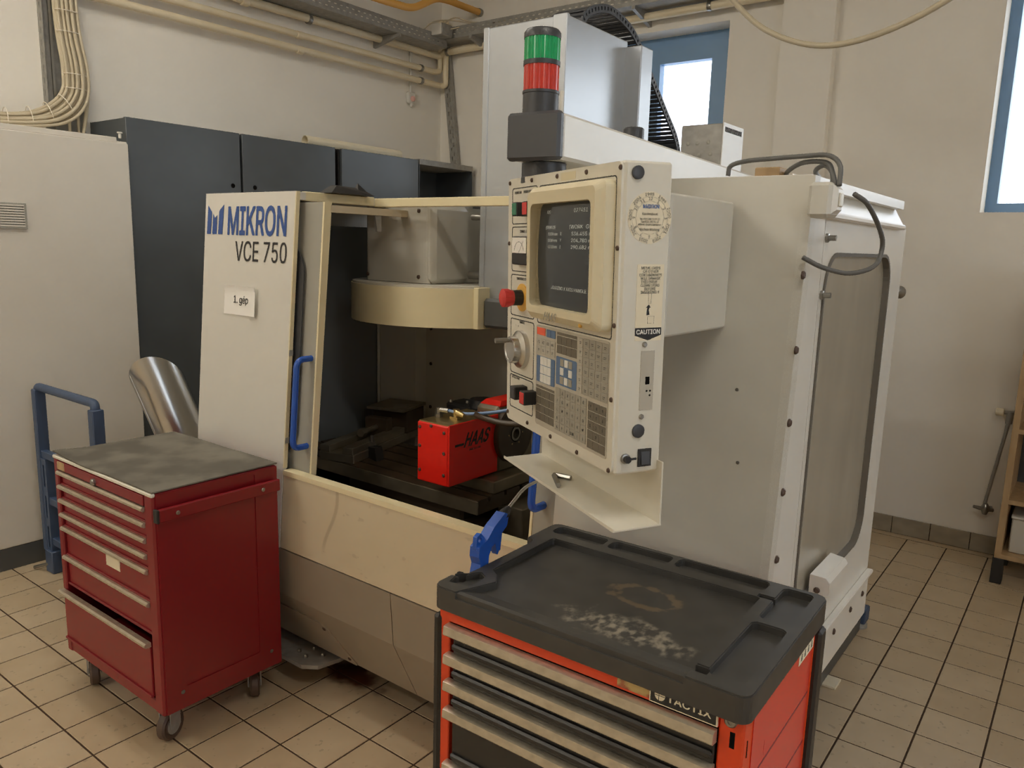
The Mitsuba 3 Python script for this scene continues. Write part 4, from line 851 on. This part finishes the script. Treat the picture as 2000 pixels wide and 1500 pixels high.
def stx(s, x, z, h, **kk):
    m = meshkit.text_mesh(s, h, .0002, False); V = m.vertices.copy(); V[:, 0] -= V[:, 0].min(); V[:, 0] *= kk.get('fit', V[:, 0].max()) / V[:, 0].max(); X, Z = V[:, 0] + x, V[:, 1] + z
    yy = -.0224 + .012 * (((X - .31475) / .1225)**2 + ((Z - .37275) / .0975)**2) / 2 - V[:, 2]
    return pf(TM(np.stack([X, yy, Z], 1), m.faces))
rows = [stx('JOG', .228, .451, .0062, fit=.020), stx('027451', .346, .4515, .0068, fit=.048), stx('(OPERATOR)', .232, .4225, .006, fit=.046), stx('(WORK  G54)', .335, .4225, .0066, fit=.092)]
for k, (a, b) in enumerate((('0.000 mm', '536.455 mm'), ('0.000 mm', '204.780 mm'), ('-111.639 mm', '290.682 mm'))):
    rows += [stx(a, .246, .4105 - .0118 * k, .0056, fit=.042), stx(b, .345, .4105 - .0118 * k, .0064, fit=.082), stx('XYZ'[k], .300, .4105 - .0118 * k, .006)]
rows += [stx('JOGGING X AXIS HANDLE 1.', .262, .3105, .0064, fit=.150)]
put('readout', cat_(*rows), 'm_phosphor', False, parent=bz, label='white screen readout')
put('lettering', pf(TM(text('HAAS', .016, (.262, -.0343, .2515), [1, 0, 0], [0, 0, 1], bold=False, fit=.05, shear=.4).vertices, text('HAAS', .016, (.262, -.0343, .2515), [1, 0, 0], [0, 0, 1], fit=.05, shear=.4).faces)), 'm_yellow' if False else 'm_door_grey', False, parent=bz, label='raised HAAS lettering')
put('indicator', pf(lathe([(.004, 0), (.004, .003), (.002, .005)], (.400, -.026, .2545), (0, -1, 0), 12)), 'm_yellow', parent=bz, label='small amber light')
# keypad
KP = put('keypad', pf(ext(rr(.1595, .0235, .459, .2315, .006), 'xz', -.0012, .001)), 'm_keypad', False, parent=CP, label='grey membrane keypad')
def panel(x0, z0, x1, z1, m): put('field', pf(ext(rr(x0, z0, x1, z1, .003), 'xz', -.0018, -.001)), m, False, parent=KP)
marks = []
def keys(x0, z0, x1, z1, nc, nr, m, txt=None, g=.0012, alt=None):
    w, h = (x1 - x0) / nc, (z1 - z0) / nr
    for r in range(nr):
        for q in range(nc):
            a, b = x0 + q * w + g / 2, z1 - (r + 1) * h + g / 2; mm = alt(r, q) if alt else m
            if mm is None: continue
            put('key', pf(B(a, a + w - g, -.0026, -.001, b, b + h - g, .0004)), mm, False, parent=KP)
            s = txt[r][q] if txt else None
            if s: marks.append(ptxt(s, a + (w - g) / 2, b + (h - g) * .3, .0055, y=-.0027, align='c'))
            elif s is None and m in ('m_key', 'm_key_light'):
                marks.append(pf(cat_(B(a + w * .28, a + w * .66, -.00275, -.0026, b + h * .50, b + h * .56), B(a + w * .28, a + w * .60, -.00275, -.0026, b + h * .33, b + h * .39))))
keys(.164, .2115, .2036, .2275, 1, 1, 'm_key_red', [['']])
keys(.2094, .2107, .2498, .2272, 2, 1, 'm_key_blue', [['', '']])
keys(.1645, .1738, .2497, .206, 4, 2, 'm_key_light', [['F1', 'F2', 'F3', 'F4'], [None] * 4])
panel(.2568, .185, .341, .2279, 'm_key_light'); keys(.2574, .2212, .3404, .2275, 1, 1, 'm_key_dark'); keys(.2574, .1853, .3404, .2205, 4, 2, 'm_key_dark')
panel(.1643, .1148, .2494, .1692, 'm_key_blue')
keys(.1648, .1152, .249, .169, 5, 3, 'm_key_blue', [[''] * 5] * 3, alt=lambda r, q: 'm_key_white' if 1 <= q <= 3 else 'm_key_blue')
panel(.2552, .1242, .3414, .1797, 'm_key_blue')
keys(.272, .1262, .325, .178, 3, 3, 'm_key_blue', [[''] * 3] * 3, g=.003, alt=lambda r, q: 'm_key_white' if (r + q) % 2 else ('m_key' if (r, q) != (1, 1) else 'm_key_blue'))
keys(.3468, .1235, .3645, .227, 1, 6, 'm_key_light'); keys(.3668, .1232, .4583, .228, 4, 6, 'm_key')
panel(.164, .0342, .2508, .109, 'm_key_light'); keys(.1644, .1022, .2502, .1087, 1, 1, 'm_key_dark'); keys(.1644, .0346, .2502, .1015, 4, 4, 'm_key_dark')
keys(.2553, .0318, .3842, .1187, 6, 5, 'm_key', [['', 'A', 'B', 'C', 'D', 'E'], list('FGHIJK'), list('LMNOPQ'), list('RSTUVW'), ['X', 'Y', 'Z', 'EOB', '(', ')']])
panel(.3895, .0285, .4569, .117, 'm_key_light')
keys(.3898, .0289, .4566, .1168, 3, 5, 'm_key_dark', [list('789'), list('456'), list('123'), list('-0.'), ['', '', '']])
put('lettering', cat_(*marks), 'm_ink', False, parent=KP, kind='stuff')
# right side of the pendant
SX, SY = PM[:, 1], PM[:, 2]
def sp(u, v, off=0.0): return pf.p(PW + off, u, v)
def sbx(u0, u1, v0, v1, t): return pf(B(PW - .001, PW + t, u0, u1, v0, v1))
def stxt(s, u, v, h, off=.0009, ex=None, ey=None, **k): return text(s, h, sp(u, v, off), SX if ex is None else ex, SY if ey is None else ey, depth=.0003, **k)
put('hole_plug', pf(lathe([(.011, 0), (.011, .004), (.008, .005)], (PW, .027, .512), (1, 0, 0), 24)), 'm_dark_plastic', 40, parent=CP)
cs = put('service_sticker', pf(lathe([(.0425, 0), (.0425, .0006)], (PW, .0538, .440), (1, 0, 0), 48)), 'm_label', False, parent=CP, label='round yellowed service sticker')
ink = [stxt('MIKRON', .045, .4555, .0062, bold=True, fit=.026), stxt('Kundendienst', .0538, .4445, .0042, align='c', fit=.030), stxt('Tel. 0511 700 75 39-22', .0538, .4365, .0034, align='c', fit=.039), stxt('Fax 0511 700 75 10', .0538, .4320, .0034, align='c', fit=.034), stxt('Mikron GmbH Hannover', .0538, .4275, .0034, align='c', fit=.044), stxt('Nächste Wartung', .0538, .4190, .0045, align='c', fit=.038)]
blue_ink = [ink.pop(0), sbx(.040, .042, .4555, .4615, .0010), sbx(.0425, .0438, .4555, .4600, .0010)]
for k in range(12):
    a = -k * math.pi / 6 + math.pi / 2; ex_ = math.sin(a) * SX - math.cos(a) * SY; ey_ = math.cos(a) * SX + math.sin(a) * SY
    ink.append(stxt(str(k or 12), .0538 + .0285 * math.cos(a), .440 + .0285 * math.sin(a), .005, ex=ex_, ey=ey_, align='c'))
for k in range(9):
    a = -k * 2 * math.pi / 9 + math.pi / 2 + .06; ex_ = math.sin(a) * SX - math.cos(a) * SY; ey_ = math.cos(a) * SX + math.sin(a) * SY
    ink.append(stxt(str(1998 + k), .0538 + .0355 * math.cos(a), .440 + .0355 * math.sin(a), .0052, ex=ex_, ey=ey_, align='c'))
for r in (.0272, .0345): ink.append(pf(ext(Point(.0538, .440).buffer(r, quad_segs=16).difference(Point(.0538, .440).buffer(r - .0003, quad_segs=16)), 'yz', PW + .0006, PW + .0009)))
put('print', cat_(*ink), 'm_ink_soft', False, parent=cs); put('print', cat_(*blue_ink), 'm_logo_blue', False, parent=cs, label='blue maker emblem')
cw = put('caution_sticker', sbx(.0340, .0862, .2347, .3637, .0006), 'm_label', False, parent=CP, label='yellowed caution sticker')
ln = ['METAL CHIPS', 'OR OTHER', 'CONTAMINANTS', 'WILL DAMAGE', 'THIS DRIVE -', 'CLEAN DISKS', 'BEFORE', 'INSERTING !!']; fw = [.037, .030, .044, .039, .037, .037, .022, .036]
put('print', cat_(*[stxt(s, .060, .3555 - .0058 * k, .0044, align='c', fit=w) for k, (s, w) in enumerate(zip(ln, fw))], pf(ext(Polygon([(.055, .278), (.061, .279), (.0595, .287), (.0605, .291), (.063, .291), (.059, .2965), (.0535, .291), (.0565, .291), (.0555, .286)]), 'yz', PW + .0006, PW + .0009)),
    pf(ext(sbox(.0575, .264, .0705, .2765).difference(sbox(.0578, .2643, .0702, .2762)), 'yz', PW + .0006, PW + .0009)), pf(ext(sbox(.0575, .298, .0635, .3155).difference(sbox(.0578, .2983, .0632, .3152)), 'yz', PW + .0006, PW + .0009))), 'm_ink', False, parent=cw)
put('band', pf(ext(Polygon([(.0338, .244), (.0338, .2568), (.0860, .2568), (.0860, .2442), (.060, .2352)]), 'yz', PW + .0005, PW + .0010)), 'm_ink', False, parent=cw)
put('print', stxt('CAUTION', .0598, .2462, .0076, off=.0011, bold=True, align='c', fit=.047), 'm_paper', False, parent=cw, label='white CAUTION lettering')
for u, v in ((.0541, .2282), (.0533, .1016)): put('bolt', screw(sp(u, v), PM[:, 0], .0048, .004, 12), 'm_steel', parent=CP)
sp_ = put('drive_plate', sbx(.048, .075, .1133, .2172, .0012), 'm_keypad', False, parent=CP, label='grimy grey drive cover plate')
put('slot', sbx(.0582, .0663, .1585, .1719, .0016), 'm_hole', False, parent=sp_)
for u, v in ((.0615, .147), (.0685, .147), (.068, .139)): put('hole', pf(cyl((PW + .001, u, v), (PW + .0017, u, v), .0017, 10)), 'm_hole', False, parent=sp_)
put('round_cap', pf(lathe([(.012, 0), (.012, .003), (.010, .004)], (PW, .0479, .0766), (1, 0, 0), 28)), 'm_dark_plastic', 40, parent=CP, label='round black cap')
jk = put('jack', pf(lathe([(.009, 0), (.009, .004), (.007, .005)], (PW, .024, .0291), (1, 0, 0), 20)), 'm_steel', 40, parent=CP)
put('plug', pf(cat_(lathe([(.0062, .004), (.0062, .012)], (PW, .024, .0291), (1, 0, 0), 16), cyl((PW + .010, .026, .0295), (PW + .011, .040, .0305), .0022, 8))), 'm_black', 40, parent=jk)
rk = put('rocker_switch', sbx(.0496, .0758, .0118, .0436, .003), 'm_black', False, parent=CP, label='black rocker switch')
put('rocker', pf(hull([(PW + .003, u, v) for u in (.055, .072) for v in (.016, .039)] + [(PW + .006, u, .016) for u in (.055, .072)] + [(PW + .0035, u, .028) for u in (.055, .072)])), 'm_dark_plastic', 20, parent=rk)
# document tray below
put('back_sheet', pf(B(0.002, .498, .090, .093, -.096, .02)), 'm_pend', False, parent=CP)
put('tray', pf(cat_(B(.0, .50, -.005, .0925, -.0965, -.0940), B(.0, .50, -.006, -.004, -.0965, -.0905))), 'm_pend', False, parent=CP)
put('hex_key', tube(fillet([pf.p(.232, .044, -.0885), pf.p(.163, .034, -.0885), pf.p(.215, -.002, -.0885) + 0, ], .012, 8) if False else fillet([pf.p(.215, .058, -.0885), pf.p(.178, .036, -.0885), pf.p(.250, .012, -.0885)], .010, 8), .0055, 6), 'm_steel', 20,
    label='steel hex key lying on the tray under the control pendant', cat='hex key')

# ------------------------------------------------------------------ orange tool cart
TC2 = thing('tool_cart', 'orange tool cart with black moulded top tray and black drawers in front of the machine', 'tool cart')
a = math.radians(1.2); cf = Fr((-1.01, 1.088, 0), rotz(a)); CW, CD = .655, .462
def shp(*q, r=.012): return rr(*q, r, 4)
outer = rr(0, 0, CW, CD, .022, 6)
hand = rr(-.05, .085, .022, .335, .02).union(Polygon([(.022, .07), (.022, .09), (-.02, .05)]))
outer = outer.difference(hand.buffer(.001))
bin1 = [shp(.025, .403, .160, .445), shp(.176, .403, .325, .446), shp(.342, .406, .540, .452), shp(.572, .284, .630, .446), shp(.570, .036, .632, .262)]
main = Polygon([(.052, -.02), (.545, -.02), (.545, .368), (.052, .368), (.052, .135), (.075, .12), (.095, .09)]).buffer(-.006).buffer(.006)
fp = Polygon([(.020, .032), (.012, .060), (.040, .108), (.060, .095), (.068, .040)]).buffer(-.004).buffer(.004)
z0, zf, zt = .878, .905, .92
lower = ext(outer, 'xy', z0, zf)
rim = outer.difference(unary_union(bin1 + [main.intersection(outer), fp, sbox(.538, .028, .572, .05), sbox(.54, .372, .58, .385)]))
front_lip = sbox(.09, 0.0, .55, .014)
rimp = ext(rim, 'xy', zf, zt - .003); rimt = ext(rim.buffer(-.002), 'xy', zt - .003, zt)
put('top_tray', cf(cat_(lower, rimp, rimt)), 'm_tray', False, parent=TC2, label='scratched black moulded tray')
put('skirt', cf(ext(outer.difference(outer.buffer(-.018)), 'xy', z0 - .006, z0 + .001)), 'm_tray', False, parent=TC2)
put('front_ramp', cf(hull([(x, y, z) for x in (.06, .545) for y, z in ((.004, .900), (.004, .916), (.012, .918), (.055, .9052), (.055, .900))])), 'm_tray', 10, parent=TC2)
put('push_bar', cf(cat_(B(.0, .016, .10, .32, .888, .902, .006))), 'm_tray', 30, parent=TC2)
xl, xr, yf_, yb_ = .008, .647, .014, .448
put('body', cf(cat_(B(xl, .036, yf_, yb_, .12, .880, .002), B(.604, xr, yf_, yb_, .12, .880, .003), B(xl, xr, yb_ - .01, yb_, .12, .88), B(xl, xr, yf_ + .02, yb_, .12, .14), B(xl, xr, yf_ + .01, yb_, .868, .880))), 'm_orange', 30, parent=TC2)
put('fascia', cf(B(.034, .604, yf_ - .002, yf_ + .012, .845, .880, .001)), 'm_orange', False, parent=TC2)
put('side_panel', cf(ext(sbox(yf_ + .04, .15, yb_ - .055, .872).difference(unary_union([sbox(.12 + .27 * k, .215 + .108 * q, .122 + .27 * k, .243 + .108 * q) for q in range(6) for k in range(2)])), 'yz', xr - .003, xr + .0015)), 'm_orange_side', False, parent=TC2)
for q in range(6): put('crease', cf(B(xr + .001, xr + .0022, yf_ + .045, yb_ - .06, .203 + .108 * q, .2065 + .108 * q)), 'm_red', False, parent=TC2)
for q in range(6):
    put('post_slot', cf(B(.624, .632, yf_ - .0006, yf_ + .001, .818 - .108 * q, .846 - .108 * q)), 'm_hole', False, parent=TC2)
    put('post_slot', cf(B(xr - .0005, xr + .0008, .03, .032, .80 - .108 * q, .83 - .108 * q)), 'm_hole', False, parent=TC2)
put('bumper', cf(cat_(B(-.006, .014, yf_ - .006, yf_ + .05, .12, .852, .006))), 'm_drawer_black', 30, parent=TC2)
put('bumper', cf(cat_(B(xr - .012, xr + .012, yb_ - .035, yb_ + .006, .12, .862, .006))), 'm_drawer_black', 30, parent=TC2)
zh = [.838, .775, .716, .654, .530, .405, .27]; ze = [.779, .720, .658, .534, .409, .274, .15]
for zt_, zb_ in zip(zh, ze):
    d = put('drawer', cf(cat_(B(.048, .601, yf_ - .004, yf_ + .014, zb_, zt_, .002), B(.06, .59, yf_ + .012, yf_ + .38, zb_ + .006, zb_ + .012))), 'm_drawer_black', 30, parent=TC2)
    put('rib', cf(B(.048, .600, yf_ - .012, yf_ - .002, zb_ + .010, zb_ + .024, .004)), 'm_drawer_black', 40, parent=d)
    pr = Polygon([(yf_, zt_ - .020), (yf_ - .018, zt_ - .017), (yf_ - .020, zt_ - .014), (yf_ - .018, zt_ + .002), (yf_ - .012, zt_ + .004), (yf_, zt_ + .004)])
    put('handle', cf(ext(pr, 'yz', .034, .603)), 'm_alu_dull', 20, parent=d, label='worn aluminium grip strip')
bd = put('badge', cf(B(.484, .604, yf_ - .006, yf_ - .001, .848, .882)), 'm_label', False, parent=TC2, label='black maker badge with silver border')
put('plate', cf(B(.4865, .6015, yf_ - .0068, yf_ - .005, .8505, .8795)), 'm_black', False, parent=bd)
ey_ = -np.array(cf.M[:, 1])
put('lettering', text('TACTIX', .0125, cf.p(.5165, yf_ - .0068, .8595), cf.M[:, 0], [0, 0, 1], bold=True, fit=.077), 'm_label', False, parent=bd)
gl = Point(.5035, .8655).buffer(.0095, quad_segs=16).difference(unary_union([sbox(.49, .864, .52, .8652), sbox(.5012, .85, .5024, .88)]))
put('emblem', cf(ext(gl, 'xz', yf_ - .0074, yf_ - .0066)), 'm_label', False, parent=bd)
put('sticker', cf(B(.421, .4835, yf_ - .003, yf_ - .0018, .850, .880)), 'm_sticker', False, parent=TC2, label='torn yellowed sticker')
put('lock', cf(lathe([(.0105, 0), (.0105, .008), (.008, .011), (.004, .011), (.004, .009), (.002, .009)], (.6255, yf_, .868), (0, -1, 0), 24)), 'm_steel', 40, parent=TC2, label='round steel lock')
st = put('sticker', cf(B(xr + .0015, xr + .0022, .30, .395, .838, .863)), 'm_label', False, parent=TC2, label='pale pictogram sticker')
for q in range(4): put('pictogram', cf(cat_(B(xr + .0022, xr + .0026, .312 + .022 * q, .320 + .022 * q, .843, .851), lathe([(.003, 0), (.003, .0004)], (xr + .0022, .316 + .022 * q, .8545), (1, 0, 0), 10))), 'm_ink_soft', False, parent=st)
for x in (.07, .585):
    for y in (.07, .39):
        w = put('caster', cf(cat_(B(x - .04, x + .04, y - .04, y + .04, .112, .12), B(x - .024, x - .02, y - .02, y + .02, .05, .113), B(x + .02, x + .024, y - .02, y + .02, .05, .113))), 'm_galv', False, parent=TC2)
        put('wheel', cf(lathe([(.012, -.018), (.05, -.016), (.055, -.008), (.055, .008), (.05, .016), (.012, .018)], (x, y, .055), (1, 0, 0), 24)), 'm_black', 40, parent=w)

# blue air gun standing in the tray handle
t = thing('air_gun', 'blue plastic air blow gun hanging on the edge of the orange tool cart', 'air gun')
up = np.array([0, 0, 1.0]); hd = np.array([-.10, .995, 0]); hd /= np.linalg.norm(hd)
gf = Fr((-1.0, 1.205, .905), np.stack([hd, np.cross(up, hd), up], 1))        # local x along the barrel, z up
bodyp = Polygon([(-.005, -.03), (.012, .02), (.004, .038), (.006, .058), (.015, .062), (.035, .066), (.062, .087), (.105, .107), (.118, .100), (.112, .078), (.088, .066), (.086, .030), (.074, .028), (.068, .052), (.052, .048), (.040, .030), (.036, -.03)]).buffer(.003).buffer(-.001)
eye = Polygon([(.004, .055), (.006, .080), (.018, .084), (.032, .072), (.036, .062)]).buffer(.002).difference(Point(.016, .072).buffer(.006))
put('body', gf(cat_(ext(bodyp, 'xz', -.012, .012), ext(eye, 'xz', -.005, .005))), 'm_blue', 30, parent=t)
put('trigger', gf(ext(Polygon([(.088, .064), (.105, .074), (.098, .030), (.086, .016), (.08, .02)]), 'xz', -.006, .006)), 'm_blue', 30, parent=t)
put('collar', gf(lathe([(.012, 0), (.013, .01), (.008, .028), (.005, .032)], (.110, 0, .096), (.90, 0, .42), 16)), 'm_black', 40, parent=t)
put('nozzle', gf(tube(fillet([(.136, 0, .109), (.205, 0, .140), (.262, 0, .140)], .03, 8), .0042, 10)), 'm_alu', True, parent=t)
